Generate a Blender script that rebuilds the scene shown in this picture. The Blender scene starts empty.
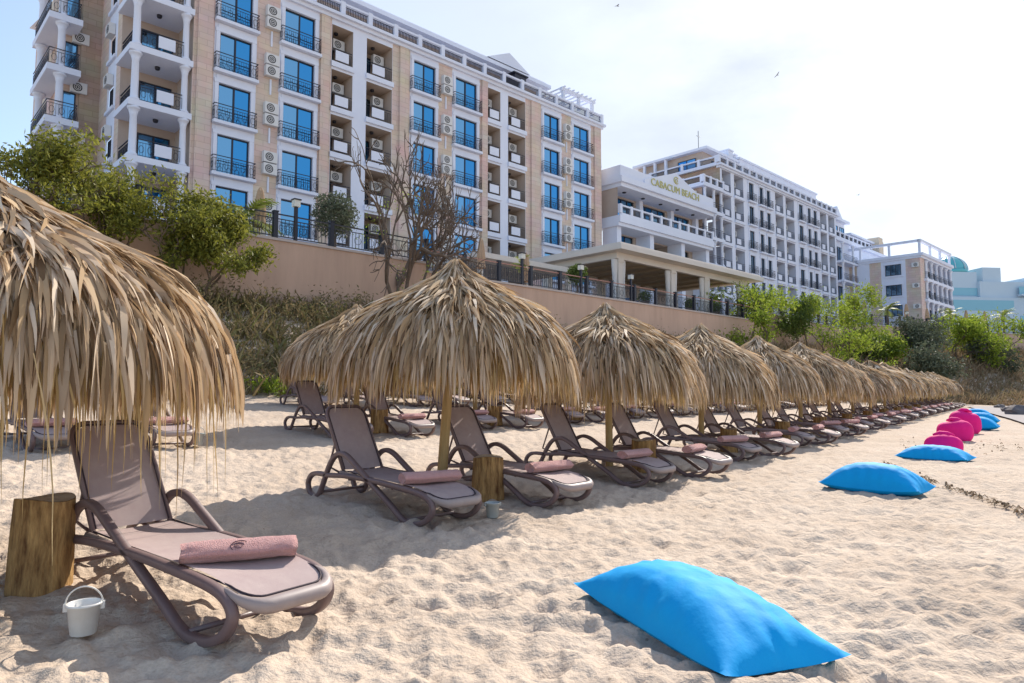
import bpy, math, random
import numpy as np
from mathutils import Vector, Matrix, noise

random.seed(7)
PI = math.pi
sc = bpy.context.scene
col = sc.collection

# ------------------------------------------------------------------ camera maths
F = 690.0
TH = math.radians(4.15)
CAM = Vector((0, 0, 1.15))
BE = math.radians(46.21)
NB = Vector((-math.cos(BE), math.sin(BE), 0))     # from the beach towards the hotels
BB = Vector((math.sin(BE), math.cos(BE), 0))      # along the facades
RD = Vector((0.6, 0.8, 0))                        # along the rows of umbrellas
RN = Vector((-0.8, 0.6, 0))                       # inland across the rows
ROT_B = math.atan2(BB.y, BB.x)

def ray(u, v):
    a = (u - 512) / F; b = (341.5 - v) / F
    return Vector((a, math.cos(TH) - b * math.sin(TH), math.sin(TH) + b * math.cos(TH)))

def on_plane(u, v, D):
    d = ray(u, v); t = (D - NB.dot(CAM)) / NB.dot(d)
    return CAM + d * t

# ------------------------------------------------------------------ mesh builder
class MB:
    def __init__(s): s.v = []; s.f = []; s.m = []; s.sm = []
    def add(s, vs, fs, mi=0, smooth=False):
        o = len(s.v); s.v.extend(vs)
        for f in fs:
            s.f.append(tuple(i + o for i in f)); s.m.append(mi); s.sm.append(smooth)
    def box(s, x0, x1, y0, y1, z0, z1, mi=0):
        s.add([(x0,y0,z0),(x1,y0,z0),(x1,y1,z0),(x0,y1,z0),(x0,y0,z1),(x1,y0,z1),(x1,y1,z1),(x0,y1,z1)],
              [(0,3,2,1),(4,5,6,7),(0,1,5,4),(1,2,6,5),(2,3,7,6),(3,0,4,7)], mi)
    def quad(s, a, b, c, d, mi=0): s.add([a,b,c,d], [(0,1,2,3)], mi)
    def tube(s, pts, r, n=8, mi=0, closed=False, cap=True, smooth=True):
        pts = [Vector(p) for p in pts]; N = len(pts)
        rr = r if isinstance(r, (list, tuple)) else [r] * N
        vs = []; up = None
        for i, p in enumerate(pts):
            if closed: t = pts[(i+1) % N] - pts[i-1]
            else: t = pts[min(i+1, N-1)] - pts[max(i-1, 0)]
            if t.length < 1e-9: t = Vector((0,0,1))
            t.normalize()
            if up is None:
                up = t.orthogonal().normalized()
            else:
                up = (up - t * up.dot(t))
                up = up.normalized() if up.length > 1e-6 else t.orthogonal().normalized()
            sd = t.cross(up)
            for k in range(n):
                a = 2 * PI * k / n
                vs.append(tuple(p + (up * math.cos(a) + sd * math.sin(a)) * rr[i]))
        fs = []
        for i in range(N if closed else N - 1):
            j = (i + 1) % N
            for k in range(n):
                fs.append((i*n+k, i*n+(k+1) % n, j*n+(k+1) % n, j*n+k))
        if cap and not closed:
            fs.append(tuple(range(n))[::-1]); fs.append(tuple((N-1)*n + k for k in range(n)))
        s.add(vs, fs, mi, smooth)
    def lathe(s, prof, n=16, cx=0, cy=0, mi=0, smooth=True, cap=True):
        vs = []
        for r, z in prof:
            for k in range(n):
                a = 2*PI*k/n; vs.append((cx + r*math.cos(a), cy + r*math.sin(a), z))
        fs = []
        for i in range(len(prof)-1):
            for k in range(n):
                fs.append((i*n+k, i*n+(k+1) % n, (i+1)*n+(k+1) % n, (i+1)*n+k))
        if cap:
            fs.append(tuple(range(n))[::-1]); fs.append(tuple((len(prof)-1)*n + k for k in range(n)))
        s.add(vs, fs, mi, smooth)
    def mesh(s, name, mats):
        me = bpy.data.meshes.new(name)
        me.from_pydata([tuple(v) for v in s.v], [], s.f)
        for m in (mats if isinstance(mats, (list, tuple)) else [mats]): me.materials.append(m)
        me.polygons.foreach_set('material_index', s.m)
        me.polygons.foreach_set('use_smooth', s.sm)
        me.update()
        return me
    def build(s, name, mats, parent=None, loc=None, rz=None):
        return link(name, s.mesh(name, mats), parent, loc, rz)

def link(name, data, parent=None, loc=None, rz=None):
    o = bpy.data.objects.new(name, data); col.objects.link(o)
    if parent: o.parent = parent
    if loc is not None: o.location = loc
    if rz is not None: o.rotation_euler = (0, 0, rz)
    return o

def tag(o, label=None, cat=None, group=None, kind=None):
    if label: o['label'] = label
    if cat: o['category'] = cat
    if group: o['group'] = group
    if kind: o['kind'] = kind
    return o

def empty(name, loc, rz=0):
    o = bpy.data.objects.new(name, None); col.objects.link(o)
    o.location = loc; o.rotation_euler = (0, 0, rz); o.empty_display_size = 0.2
    return o

def copy_tree(o):
    c = o.copy(); col.objects.link(c)
    for ch in o.children:
        d = ch.copy(); col.objects.link(d); d.parent = c
        for g in ch.children:
            e = g.copy(); col.objects.link(e); e.parent = d
    return c

ORD = ['first','second','third','fourth','fifth','sixth','seventh','eighth','ninth','tenth','eleventh','twelfth','thirteenth',
       'fourteenth','fifteenth','sixteenth','seventeenth','eighteenth','nineteenth','twentieth','twenty-first','twenty-second','twenty-third','twenty-fourth']

# ------------------------------------------------------------------ materials
def mat(name, base, rough=0.8, var=0.0, vscale=4.0, col2=None, bump=0.0, bscale=40.0, spec=0.3, metal=0.0,
        island=None, transl=0.0, stretch=None, sheen=0.0):
    m = bpy.data.materials.new(name); m.use_nodes = True
    nt = m.node_tree; N = nt.nodes; L = nt.links
    bs = N['Principled BSDF']; out = N['Material Output']
    bs.inputs['Roughness'].default_value = rough
    bs.inputs['Specular IOR Level'].default_value = spec
    bs.inputs['Metallic'].default_value = metal
    bs.inputs['Base Color'].default_value = (*base, 1)
    if sheen: bs.inputs['Sheen Weight'].default_value = sheen
    tc = N.new('ShaderNodeTexCoord'); vec = tc.outputs['Object']
    if stretch:
        mp = N.new('ShaderNodeMapping'); mp.inputs['Scale'].default_value = stretch
        L.new(vec, mp.inputs['Vector']); vec = mp.outputs['Vector']
    csock = None
    if island:
        g = N.new('ShaderNodeNewGeometry'); r = N.new('ShaderNodeValToRGB')
        el = r.color_ramp.elements
        while len(el) < len(island): el.new(0.5)
        for i, c in enumerate(island):
            el[i].position = i / (len(island) - 1); el[i].color = (*c, 1)
        L.new(g.outputs['Random Per Island'], r.inputs['Fac']); csock = r.outputs['Color']
    if col2:
        nz = N.new('ShaderNodeTexNoise'); nz.inputs['Scale'].default_value = vscale; nz.inputs['Detail'].default_value = 6
        nz.inputs['Roughness'].default_value = 0.65
        L.new(vec, nz.inputs['Vector'])
        rm = N.new('ShaderNodeMapRange'); rm.inputs['From Min'].default_value = 0.33; rm.inputs['From Max'].default_value = 0.67
        L.new(nz.outputs['Fac'], rm.inputs['Value'])
        mx = N.new('ShaderNodeMix'); mx.data_type = 'RGBA'
        L.new(rm.outputs['Result'], mx.inputs['Factor'])
        mx.inputs[6].default_value = (*base, 1); mx.inputs[7].default_value = (*col2, 1)
        if csock: L.new(csock, mx.inputs[6])
        csock = mx.outputs[2]
    if csock: L.new(csock, bs.inputs['Base Color'])
    if bump:
        nb = N.new('ShaderNodeTexNoise'); nb.inputs['Scale'].default_value = bscale; nb.inputs['Detail'].default_value = 5
        L.new(vec, nb.inputs['Vector'])
        bp = N.new('ShaderNodeBump'); bp.inputs['Strength'].default_value = bump; bp.inputs['Distance'].default_value = 0.02
        L.new(nb.outputs['Fac'], bp.inputs['Height']); L.new(bp.outputs['Normal'], bs.inputs['Normal'])
    if transl:
        tr = N.new('ShaderNodeBsdfTranslucent'); ms = N.new('ShaderNodeMixShader'); ms.inputs[0].default_value = transl
        if csock: L.new(csock, tr.inputs['Color'])
        else: tr.inputs['Color'].default_value = (*base, 1)
        L.new(bs.outputs[0], ms.inputs[1]); L.new(tr.outputs[0], ms.inputs[2]); L.new(ms.outputs[0], out.inputs['Surface'])
    return m

def stone_mat(name, c1, c2, mortar, scale):
    """coursed cladding blocks"""
    m = mat(name, c1, 0.85)
    nt = m.node_tree; N = nt.nodes; L = nt.links; bs = N['Principled BSDF']
    tc = N.new('ShaderNodeTexCoord'); sp = N.new('ShaderNodeSeparateXYZ'); ad = N.new('ShaderNodeMath'); cb = N.new('ShaderNodeCombineXYZ')
    L.new(tc.outputs['Object'], sp.inputs[0]); L.new(sp.outputs[0], ad.inputs[0]); L.new(sp.outputs[1], ad.inputs[1])
    L.new(ad.outputs[0], cb.inputs[0]); L.new(sp.outputs[2], cb.inputs[1])
    bk = N.new('ShaderNodeTexBrick'); bk.inputs['Scale'].default_value = scale
    bk.inputs['Color1'].default_value = (*c1, 1); bk.inputs['Color2'].default_value = (*c2, 1); bk.inputs['Mortar'].default_value = (*mortar, 1)
    bk.inputs['Mortar Size'].default_value = 0.015; bk.inputs['Brick Width'].default_value = 0.9; bk.inputs['Row Height'].default_value = 0.35
    L.new(cb.outputs[0], bk.inputs['Vector'])
    nz = N.new('ShaderNodeTexNoise'); nz.inputs['Scale'].default_value = 0.7; nz.inputs['Detail'].default_value = 5
    L.new(tc.outputs['Object'], nz.inputs['Vector'])
    mx = N.new('ShaderNodeMix'); mx.data_type = 'RGBA'; mx.blend_type = 'MULTIPLY'; mx.inputs['Factor'].default_value = 0.35
    L.new(bk.outputs['Color'], mx.inputs[6]); L.new(nz.outputs['Color'], mx.inputs[7]); L.new(mx.outputs[2], bs.inputs['Base Color'])
    return m

M = {}
M['thatch'] = mat('thatch', (.5,.38,.22), 0.75, island=[(.14,.08,.04),(.57,.40,.23),(.72,.55,.38),(.38,.25,.13),(.86,.71,.55),(.30,.20,.12),(.66,.48,.29)], transl=0.27, spec=0.22)
M['fringe'] = mat('fringe', (.5,.34,.15), 0.8, island=[(.34,.21,.08),(.58,.41,.19),(.48,.32,.13),(.66,.50,.27),(.42,.27,.10)], transl=.33, spec=.15)
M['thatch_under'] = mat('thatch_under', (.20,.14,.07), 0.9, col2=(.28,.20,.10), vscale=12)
M['wood'] = mat('wood', (.42,.28,.12), 0.7, col2=(.55,.38,.18), vscale=3, stretch=(6,6,.6), bump=.4, bscale=12)
M['bark'] = mat('bark', (.11,.045,.014), 0.85, col2=(.52,.31,.12), vscale=3.4, stretch=(6,6,1.2), bump=1.0, bscale=7)
M['cut'] = mat('cut', (.62,.49,.35), 0.8, col2=(.45,.32,.20), vscale=14, bump=.4, bscale=30)
M['frame'] = mat('frame', (.155,.10,.098), 0.42, col2=(.185,.125,.12), vscale=6, bump=.05, bscale=90, spec=.45)
M['frame_light'] = mat('frame_light', (.31,.245,.23), 0.5, col2=(.35,.28,.26), vscale=6, spec=.45)
M['sling'] = mat('sling', (.45,.35,.33), 0.75, col2=(.40,.30,.29), vscale=9, bump=.25, bscale=420, spec=.2)
M['piping'] = mat('piping', (.05,.035,.045), 0.7)
M['towel'] = mat('towel', (.66,.34,.31), 0.95, col2=(.58,.28,.26), vscale=16, bump=.8, bscale=160, spec=.1, sheen=.4)
M['thread'] = mat('thread', (.07,.03,.05), 0.9)
M['blue'] = mat('blue_fabric', (.001,.33,.73), 0.7, col2=(.002,.36,.77), vscale=3, bump=.3, bscale=10, spec=.22)
M['pink'] = mat('pink_fabric', (.82,.006,.20), 0.75, col2=(.86,.012,.24), vscale=3, bump=.5, bscale=9, spec=.3)
M['plastic_white'] = mat('plastic_white', (.80,.79,.77), 0.35, col2=(.72,.70,.66), vscale=10, spec=.5, transl=.1)
M['plastic_grey'] = mat('plastic_grey', (.5,.52,.5), 0.3, spec=.5, transl=.2)
M['render_white'] = mat('render_white', (.72,.76,.87), 0.85, col2=(.66,.70,.82), vscale=.5)
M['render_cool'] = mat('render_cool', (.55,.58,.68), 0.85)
M['render_beige'] = mat('render_beige', (.50,.41,.35), 0.9, col2=(.44,.36,.31), vscale=.6)
M['stone'] = stone_mat('stone_cladding', (.72,.56,.48), (.78,.63,.55), (.60,.46,.39), 1.0)
M['stone_brown'] = stone_mat('stone_brown', (.46,.35,.27), (.53,.41,.33), (.38,.29,.22), 1.0)
M['iron'] = mat('wrought_iron', (.016,.017,.03), 0.45, spec=.5)
M['glass'] = mat('blue_glass', (.045,.33,.66), 0.05, metal=1.0, island=[(.02,.16,.38),(.05,.33,.62),(.03,.25,.55),(.30,.55,.74),(.02,.19,.42),(.06,.36,.64),(.015,.10,.22)])
M['glass_dark'] = mat('dark_glass', (.10,.17,.25), 0.06, metal=.9, island=[(.05,.09,.14),(.14,.24,.34),(.08,.14,.2)])
M['glass_turq'] = mat('turquoise_glass', (.12,.45,.50), 0.3, metal=.2)
M['ac'] = mat('ac_white', (.66,.66,.66), 0.5)
M['dark'] = mat('dark_slot', (.025,.025,.03), 0.6)
M['wall'] = mat('retaining_render', (.62,.425,.32), 0.92, col2=(.51,.345,.26), vscale=1.4, bump=.2, bscale=8, stretch=(1,1,.16))
M['coping'] = mat('coping', (.52,.44,.40), 0.85)
M['paving'] = mat('paving', (.45,.38,.33), 0.85, col2=(.4,.34,.3), vscale=.6)
M['canopy_white'] = mat('canopy_render', (.68,.63,.58), 0.85, col2=(.62,.57,.52), vscale=.4)
M['canopy_under'] = mat('canopy_lining', (.44,.35,.24), 0.9)
M['curtain'] = mat('curtain', (.78,.76,.74), 0.9, transl=.25)
M['beige_fabric'] = mat('beige_fabric', (.50,.34,.22), 0.9, col2=(.42,.28,.18), vscale=4)
M['leaf_olive'] = mat('leaf_olive', (.1,.12,.03), 0.6, island=[(.13,.14,.02),(.25,.25,.035),(.08,.10,.018),(.34,.33,.06),(.18,.19,.03)], transl=.4)
M['leaf_fresh'] = mat('leaf_fresh', (.14,.24,.03), 0.55, island=[(.20,.28,.03),(.32,.40,.04),(.13,.20,.02),(.42,.46,.07)], transl=.45)
M['leaf_mid'] = mat('leaf_mid', (.08,.13,.03), 0.6, island=[(.06,.10,.02),(.11,.16,.03),(.15,.19,.04)], transl=.3)
M['leaf_grey'] = mat('leaf_grey', (.10,.12,.08), 0.65, island=[(.10,.12,.075),(.14,.16,.10),(.08,.09,.06)], transl=.25)
M['leaf_palm'] = mat('leaf_palm', (.14,.2,.03), 0.5, island=[(.16,.2,.03),(.22,.26,.05),(.12,.17,.03)], transl=.3)
M['trunk'] = mat('tree_bark', (.12,.085,.065), 0.9, col2=(.17,.13,.10), vscale=9, bump=.5, bscale=25)
M['dry_grass'] = mat('dry_grass', (.3,.22,.14), 0.9, island=[(.30,.21,.13),(.38,.28,.18),(.24,.165,.10),(.33,.25,.15),(.20,.17,.08)], transl=.25)
M['scrub'] = mat('scrub', (.14,.11,.05), 0.85, island=[(.20,.145,.075),(.27,.20,.10),(.14,.14,.05),(.32,.24,.13),(.21,.165,.10),(.17,.18,.06)], transl=.25)
M['rock'] = mat('rock', (.13,.115,.12), 0.9, col2=(.2,.17,.16), vscale=2, bump=.6, bscale=6)
M['gravel'] = mat('gravel', (.30,.27,.27), 0.95, col2=(.38,.33,.31), vscale=3, bump=.5, bscale=12)
M['weed'] = mat('dry_weed', (.16,.10,.05), 0.9, island=[(.22,.14,.08),(.32,.22,.13),(.16,.10,.06)])
M['far_render_hazed'] = mat('far_render_hazed', (.50,.60,.68), 0.9, col2=(.46,.57,.66), vscale=.1)  # pale blue puts the distance haze into the wall colour
M['far_glass'] = mat('far_glass', (.22,.46,.56), 0.4, spec=.4)
M['bird'] = mat('gull_feathers', (.25,.25,.27), 0.8)
M['sign'] = mat('sign_letters', (.52,.49,.20), 0.6)
M['lamp_glass'] = mat('lamp_glass', (.85,.85,.80), 0.3, transl=.3)
M['rail_wood'] = mat('handrail', (.42,.22,.18), 0.6)
M['sandstone_tower'] = mat('lift_tower', (.62,.52,.40), 0.9)
M['cloth_white'] = mat('table_cloth', (.75,.75,.77), 0.9)
M['blue_seat'] = mat('blue_seat', (.06,.16,.34), 0.8)
M['pot'] = mat('planter', (.14,.10,.08), 0.8)

# sand
def sand_material():
    m = bpy.data.materials.new('sand'); m.use_nodes = True
    nt = m.node_tree; N = nt.nodes; L = nt.links; bs = N['Principled BSDF']
    bs.inputs['Roughness'].default_value = 0.95; bs.inputs['Specular IOR Level'].default_value = 0.12
    tc = N.new('ShaderNodeTexCoord')
    def nz(scale, det, r=.6):
        n = N.new('ShaderNodeTexNoise'); n.inputs['Scale'].default_value = scale; n.inputs['Detail'].default_value = det; n.inputs['Roughness'].default_value = r
        L.new(tc.outputs['Object'], n.inputs['Vector']); return n
    a = nz(.9, 6); b = nz(60, 3); c = nz(9, 5)
    r = N.new('ShaderNodeValToRGB'); e = r.color_ramp.elements
    e[0].position = .3; e[0].color = (.49,.385,.30,1); e[1].position = .72; e[1].color = (.615,.505,.41,1)
    L.new(a.outputs['Fac'], r.inputs['Fac'])
    g = N.new('ShaderNodeValToRGB'); e = g.color_ramp.elements
    e[0].position = .3; e[0].color = (.72,.70,.68,1); e[1].position = .6; e[1].color = (1,1,1,1)
    L.new(b.outputs['Fac'], g.inputs['Fac'])
    mx = N.new('ShaderNodeMix'); mx.data_type = 'RGBA'; mx.blend_type = 'MULTIPLY'; mx.inputs['Factor'].default_value = .6
    L.new(r.outputs['Color'], mx.inputs[6]); L.new(g.outputs['Color'], mx.inputs[7])
    # scattered darker bits of shell and weed
    v = N.new('ShaderNodeTexVoronoi'); v.inputs['Scale'].default_value = 5.5
    L.new(tc.outputs['Object'], v.inputs['Vector'])
    lt = N.new('ShaderNodeMath'); lt.operation = 'LESS_THAN'; lt.inputs[1].default_value = .045
    L.new(v.outputs['Distance'], lt.inputs[0])
    mu = N.new('ShaderNodeMath'); mu.operation = 'MULTIPLY'; mu.inputs[1].default_value = .5; L.new(lt.outputs[0], mu.inputs[0])
    m2 = N.new('ShaderNodeMix'); m2.data_type = 'RGBA'; L.new(mu.outputs[0], m2.inputs['Factor'])
    L.new(mx.outputs[2], m2.inputs[6]); m2.inputs[7].default_value = (.2,.13,.08,1)
    L.new(m2.outputs[2], bs.inputs['Base Color'])
    b1 = N.new('ShaderNodeBump'); b1.inputs['Strength'].default_value = .8; b1.inputs['Distance'].default_value = .05
    L.new(c.outputs['Fac'], b1.inputs['Height'])
    b2 = N.new('ShaderNodeBump'); b2.inputs['Strength'].default_value = .5; b2.inputs['Distance'].default_value = .006
    L.new(b.outputs['Fac'], b2.inputs['Height']); L.new(b1.outputs['Normal'], b2.inputs['Normal'])
    L.new(b2.outputs['Normal'], bs.inputs['Normal'])
    return m
M['sand'] = sand_material()

# ------------------------------------------------------------------ terrain
DW = 25.83
def BP(s, D, z=0.0): return BB * s + NB * D + Vector((0, 0, z))
W = [BP(-45, DW), BP(19.3, DW), BP(52.0, DW), Vector((34, 70.5, 0)), Vector((59, 83, 0)), Vector((150, 112, 0))]
WTOP = [7.2, 6.8, 7.6, 8.2, 8.2]

def wall_dist(x, y):
    best = 1e9; bi = 0; bt = 0; side = 1
    for i in range(len(W) - 1):
        ax, ay = W[i].x, W[i].y; dx, dy = W[i+1].x - ax, W[i+1].y - ay
        q = max(0, min(1, ((x-ax)*dx + (y-ay)*dy) / (dx*dx + dy*dy)))
        ex, ey = x - ax - q*dx, y - ay - q*dy
        d = math.hypot(ex, ey)
        if d < best:
            best = d; bi = i; bt = q; side = 1 if (dx*(y-ay) - dy*(x-ax)) > 0 else -1
    return best, bi, bt, side

def base_h(x, y):
    t = -0.8*x + 0.6*y
    k = 1.2
    q = (t - 3.6) / k
    sp = k * (math.log1p(math.exp(q)) if q < 30 else q)
    return .07 * min(sp, 16) + .008 * max(-20, min(0, t))

def smooth01(q): q = max(0, min(1, q)); return q*q*(3-2*q)

def terrain(x, y):
    h = base_h(x, y)
    d, i, q, side = wall_dist(x, y)
    wid = [6.2, 5.2, 5.5 + 7*q, 12.5 + 3*q, 15.5][i]
    foot = [4.35, 4.3, 4.6 + 1.2*q, 5.9, 6.0][i]
    if side > 0: return max(h, foot)
    if d < wid:
        k = smooth01(1 - d / wid)
        h = h + (foot - h) * k
    elif d < wid + 26 and i >= 3:
        h += .55 * smooth01(1 - (d - wid) / 26)
    return h

def ripple(x, y, dist):
    """trampled sand: soft footprints and ridges"""
    fade = 1 / (1 + (dist / 26) ** 2)
    p = Vector((x, y, 0))
    wv = noise.noise(p * .55) * .035
    w2 = Vector((noise.noise(p * 1.3 + Vector((9,0,0))), noise.noise(p * 1.3 + Vector((0,9,3))), 0)) * .45
    rd = 1 - abs(noise.noise((p + w2) * 2.1)) * 2
    r2 = 1 - abs(noise.noise((p + w2 * .6) * 4.3 + Vector((3.3, 1.1, 0)))) * 2
    n3 = noise.noise(p * 9.5)
    n4 = noise.noise(p * 21)
    vd = noise.voronoi(Vector((x, y, 0)) * 3.4 + w2 * 1.2)[0][0]
    pit = max(0, 1 - vd / .42); pit = pit * pit * (3 - 2 * pit)
    rim = math.exp(-((vd - .46) / .12) ** 2)
    foot = (-.030 * pit + .010 * rim) * (.4 + .9 * max(0, .5 + noise.noise(p * .7 + Vector((2, 8, 0)))))
    patch = .55 + .45 * noise.noise(p * .4 + Vector((5, 5, 0)))
    return (wv + (.046 * rd + .048 * r2) * patch + foot + .030 * n3 + .013 * n4) * fade - .045

def make_ground():
    rings = [0.0]
    r = 1.35
    rs = []
    while r < 130: rs.append(r); r *= 1.0098 if r < 30 else 1.02
    while r < 900: rs.append(r); r *= 1.12
    angs = []
    a = -62.0
    while a < 46: angs.append(a); a += .16
    a = 46.0
    while a < 298: angs.append(a); a += 4
    A = [math.radians(q) for q in angs]
    nA = len(A)
    vs = [(0, 0, base_h(0, 0) - .02)]; fs = []
    for ri, r in enumerate(rs):
        for k, a in enumerate(A):
            x, y = r * math.sin(a), r * math.cos(a)
            h = terrain(x, y)
            if angs[k] < 46 and r < 75: h += ripple(x, y, r)
            elif r < 75: h -= .02
            vs.append((x, y, h))
    for k in range(nA): fs.append((0, 1 + k, 1 + (k+1) % nA))
    for ri in range(len(rs) - 1):
        o0 = 1 + ri*nA; o1 = o0 + nA
        for k in range(nA):
            j = (k+1) % nA
            fs.append((o0+k, o1+k, o1+j, o0+j))
    me = bpy.data.meshes.new('beach_sand'); me.from_pydata(vs, [], fs)
    me.materials.append(M['sand'])
    me.polygons.foreach_set('use_smooth', [True]*len(fs)); me.update()
    tag(link('beach_sand', me), kind='structure')

make_ground()

# ------------------------------------------------------------------ thatched umbrellas
PROF = [(0.02,0),(.08,-.08),(.20,-.19),(.42,-.34),(.68,-.50),(.92,-.69),(1.07,-.87),(1.15,-1.02),(1.18,-1.12)]
def prof_at(r):
    for (a, za), (b, zb) in zip(PROF, PROF[1:]):
        if r <= b:
            q = (r - a) / (b - a); return za + q*(zb-za), (zb-za)/(b-a)
    (a, za), (b, zb) = PROF[-2:]
    return zb + (r-b)*(zb-za)/(b-a), (zb-za)/(b-a)

def thatch_mesh(name, seed, n_top, n_fringe, wid=1.0, fringe=1.0, seg=4, stray=0):
    rnd = random.Random(seed)
    V = []; Fc = []; Mi = []; cur = [0]
    def strip(p, d, side, length, w, droop, curl):
        o = len(V); step = length / seg
        p = Vector(p); d = Vector(d).normalized()
        for i in range(seg + 1):
            q = i / seg
            ww = w * (1 - q**2.4 * .93) * (.5 + .5*min(1, q*3))
            tw = side * ww + d.cross(side) * (curl * ww)
            V.append(tuple(p - tw * .5)); V.append(tuple(p + tw * .5))
            rr = math.hypot(p.x, p.y)
            over = max(0, (rr - .86) / .26)
            dn = droop * (.35 + 1.6 * over) * (0.5 + q)
            d = (d + Vector((0, 0, -1)) * dn + Vector((rnd.uniform(-1,1), rnd.uniform(-1,1), rnd.uniform(-.6,.6))) * .07).normalized()
            p = p + d * step
        for i in range(seg):
            a = o + 2*i; Fc.append((a, a+1, a+3, a+2)); Mi.append(cur[0])
    for i in range(n_top):
        r = 1.18 * math.sqrt(rnd.uniform(.0015, 1))
        if rnd.random() < .10: r = rnd.uniform(.02, .35)
        ph = rnd.uniform(0, 2*PI); lump = 1 + .05*math.sin(3*ph + seed) + .03*math.sin(7*ph + 2*seed)
        z, sl = prof_at(r)
        er = Vector((math.cos(ph), math.sin(ph), 0)); et = Vector((-er.y, er.x, 0))
        d = (er + Vector((0,0,sl)) + Vector((0,0,rnd.uniform(-.05,.38))) + et*rnd.gauss(0,.30)).normalized()
        side = (et + d * 0).normalized()
        side = (side + Vector((0,0,1))*rnd.gauss(0,.55)).normalized()
        p = er * r * lump + Vector((0, 0, z + rnd.uniform(-.01, .055)))
        strip(p, d, side, rnd.uniform(.26, .52) * (1.0 if r > .3 else .9), wid*rnd.uniform(.020,.056), rnd.uniform(.14,.40), rnd.gauss(0,.8))
    cur[0] = 1
    for i in range(n_fringe):
        r = rnd.uniform(.98, 1.19); ph = rnd.uniform(0, 2*PI)
        lump = 1 + .05*math.sin(3*ph + seed) + .03*math.sin(7*ph + 2*seed)
        z, sl = prof_at(r)
        er = Vector((math.cos(ph), math.sin(ph), 0)); et = Vector((-er.y, er.x, 0))
        d = (er*rnd.uniform(-.05,.32) + Vector((0,0,-1)) + et*rnd.gauss(0,.14)).normalized()
        side = (et + er*rnd.gauss(0,.6)).normalized()
        p = er*r*lump + Vector((0, 0, z - rnd.uniform(0,.06)))
        ln = fringe*rnd.uniform(.22, .50) + (rnd.uniform(0,.18)*fringe if rnd.random() < .12 else 0)
        strip(p, d, side, ln, wid*rnd.uniform(.005,.020), rnd.uniform(.05,.3), rnd.gauss(0,.5))
    for i in range(stray):
        r = rnd.uniform(1.0, 1.2); ph = rnd.uniform(0, 2*PI); z, sl = prof_at(r)
        er = Vector((math.cos(ph), math.sin(ph), 0)); et = Vector((-er.y, er.x, 0))
        strip(er*r + Vector((0,0,z)), (er*.1+Vector((0,0,-1))+et*rnd.gauss(0,.1)), (et+er*rnd.gauss(0,.6)).normalized(), rnd.uniform(.5,1.0), rnd.uniform(.005,.013), .3, rnd.gauss(0,.5))
    me = bpy.data.meshes.new(name); me.from_pydata(V, [], Fc); me.materials.append(M['thatch']); me.materials.append(M['fringe']); me.polygons.foreach_set('material_index', Mi)
    me.polygons.foreach_set('use_smooth', [True]*len(Fc)); me.update()
    return me

THATCH = [thatch_mesh('thatch', 11, 6400, 4200, .68, .80), thatch_mesh('thatch', 23, 6000, 3800, .70, .80), thatch_mesh('thatch', 37, 6000, 3800, .70, .80)]
HERO = thatch_mesh('thatch', 5, 10500, 6500, wid=.68, fringe=.74, seg=6, stray=260)
FAR_T = [thatch_mesh('thatch', 51, 1800, 1100, wid=1.3, fringe=.8, seg=3), thatch_mesh('thatch', 52, 1800, 1100, wid=1.3, fringe=.8, seg=3)]
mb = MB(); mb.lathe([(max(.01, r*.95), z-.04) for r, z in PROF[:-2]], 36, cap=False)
UNDER = mb.mesh('thatch_light_block', M['thatch_under'])  # opaque cone added under the strips to keep light from passing through
mb = MB()
for k in range(8):
    a = 2*PI*k/8
    mb.tube([(0.04*math.cos(a),.04*math.sin(a),-.22),(1.08*math.cos(a),1.08*math.sin(a),-.96)], .018, 6)
RAFTERS = mb.mesh('rafters', M['wood'])

def umbrella(x, y, apex, R, label, group, mesh, rz, lean=(0, 0), tip=(0, 0)):
    z0 = terrain(x, y) - .03
    root = empty('straw_umbrella', (x, y, z0))
    tag(root, label, 'umbrella', group)
    H = apex - z0
    mp = MB(); top = Vector((lean[0], lean[1], H - .12))
    mp.tube([(0,0,-.25), (top.x*.5+.008, top.y*.5, top.z*.5), tuple(top)], [.055,.05,.043], 10)
    mp.build('pole', M['wood'], root)
    t = link('thatch', mesh, root, (lean[0], lean[1], H), rz); t.scale = (R/1.27, R/1.27, 1)
    u = link('thatch_light_block', UNDER, root, (lean[0], lean[1], H), 0); u.scale = t.scale
    r = link('rafters', RAFTERS, root, (lean[0], lean[1], H), rz); r.scale = t.scale
    t.rotation_euler = (tip[0], tip[1], rz); u.rotation_euler = (tip[0], tip[1], 0); r.rotation_euler = (tip[0], tip[1], rz)
    return root

# ------------------------------------------------------------------ sun lounger
def catmull(P, n, closed=True):
    out = []; N = len(P)
    for i in range(N if closed else N-1):
        if closed: p0, p1, p2, p3 = P[i-1], P[i], P[(i+1) % N], P[(i+2) % N]
        else: p0, p1, p2, p3 = P[max(i-1,0)], P[i], P[i+1], P[min(i+2,N-1)]
        for k in range(n):
            t = k/n
            out.append(tuple(.5*((2*b) + (-a+c)*t + (2*a-5*b+4*c-d)*t*t + (-a+3*b-3*c+d)*t**3) for a, b, c, d in zip(p0, p1, p2, p3)))
    if not closed: out.append(P[-1])
    return out

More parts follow.
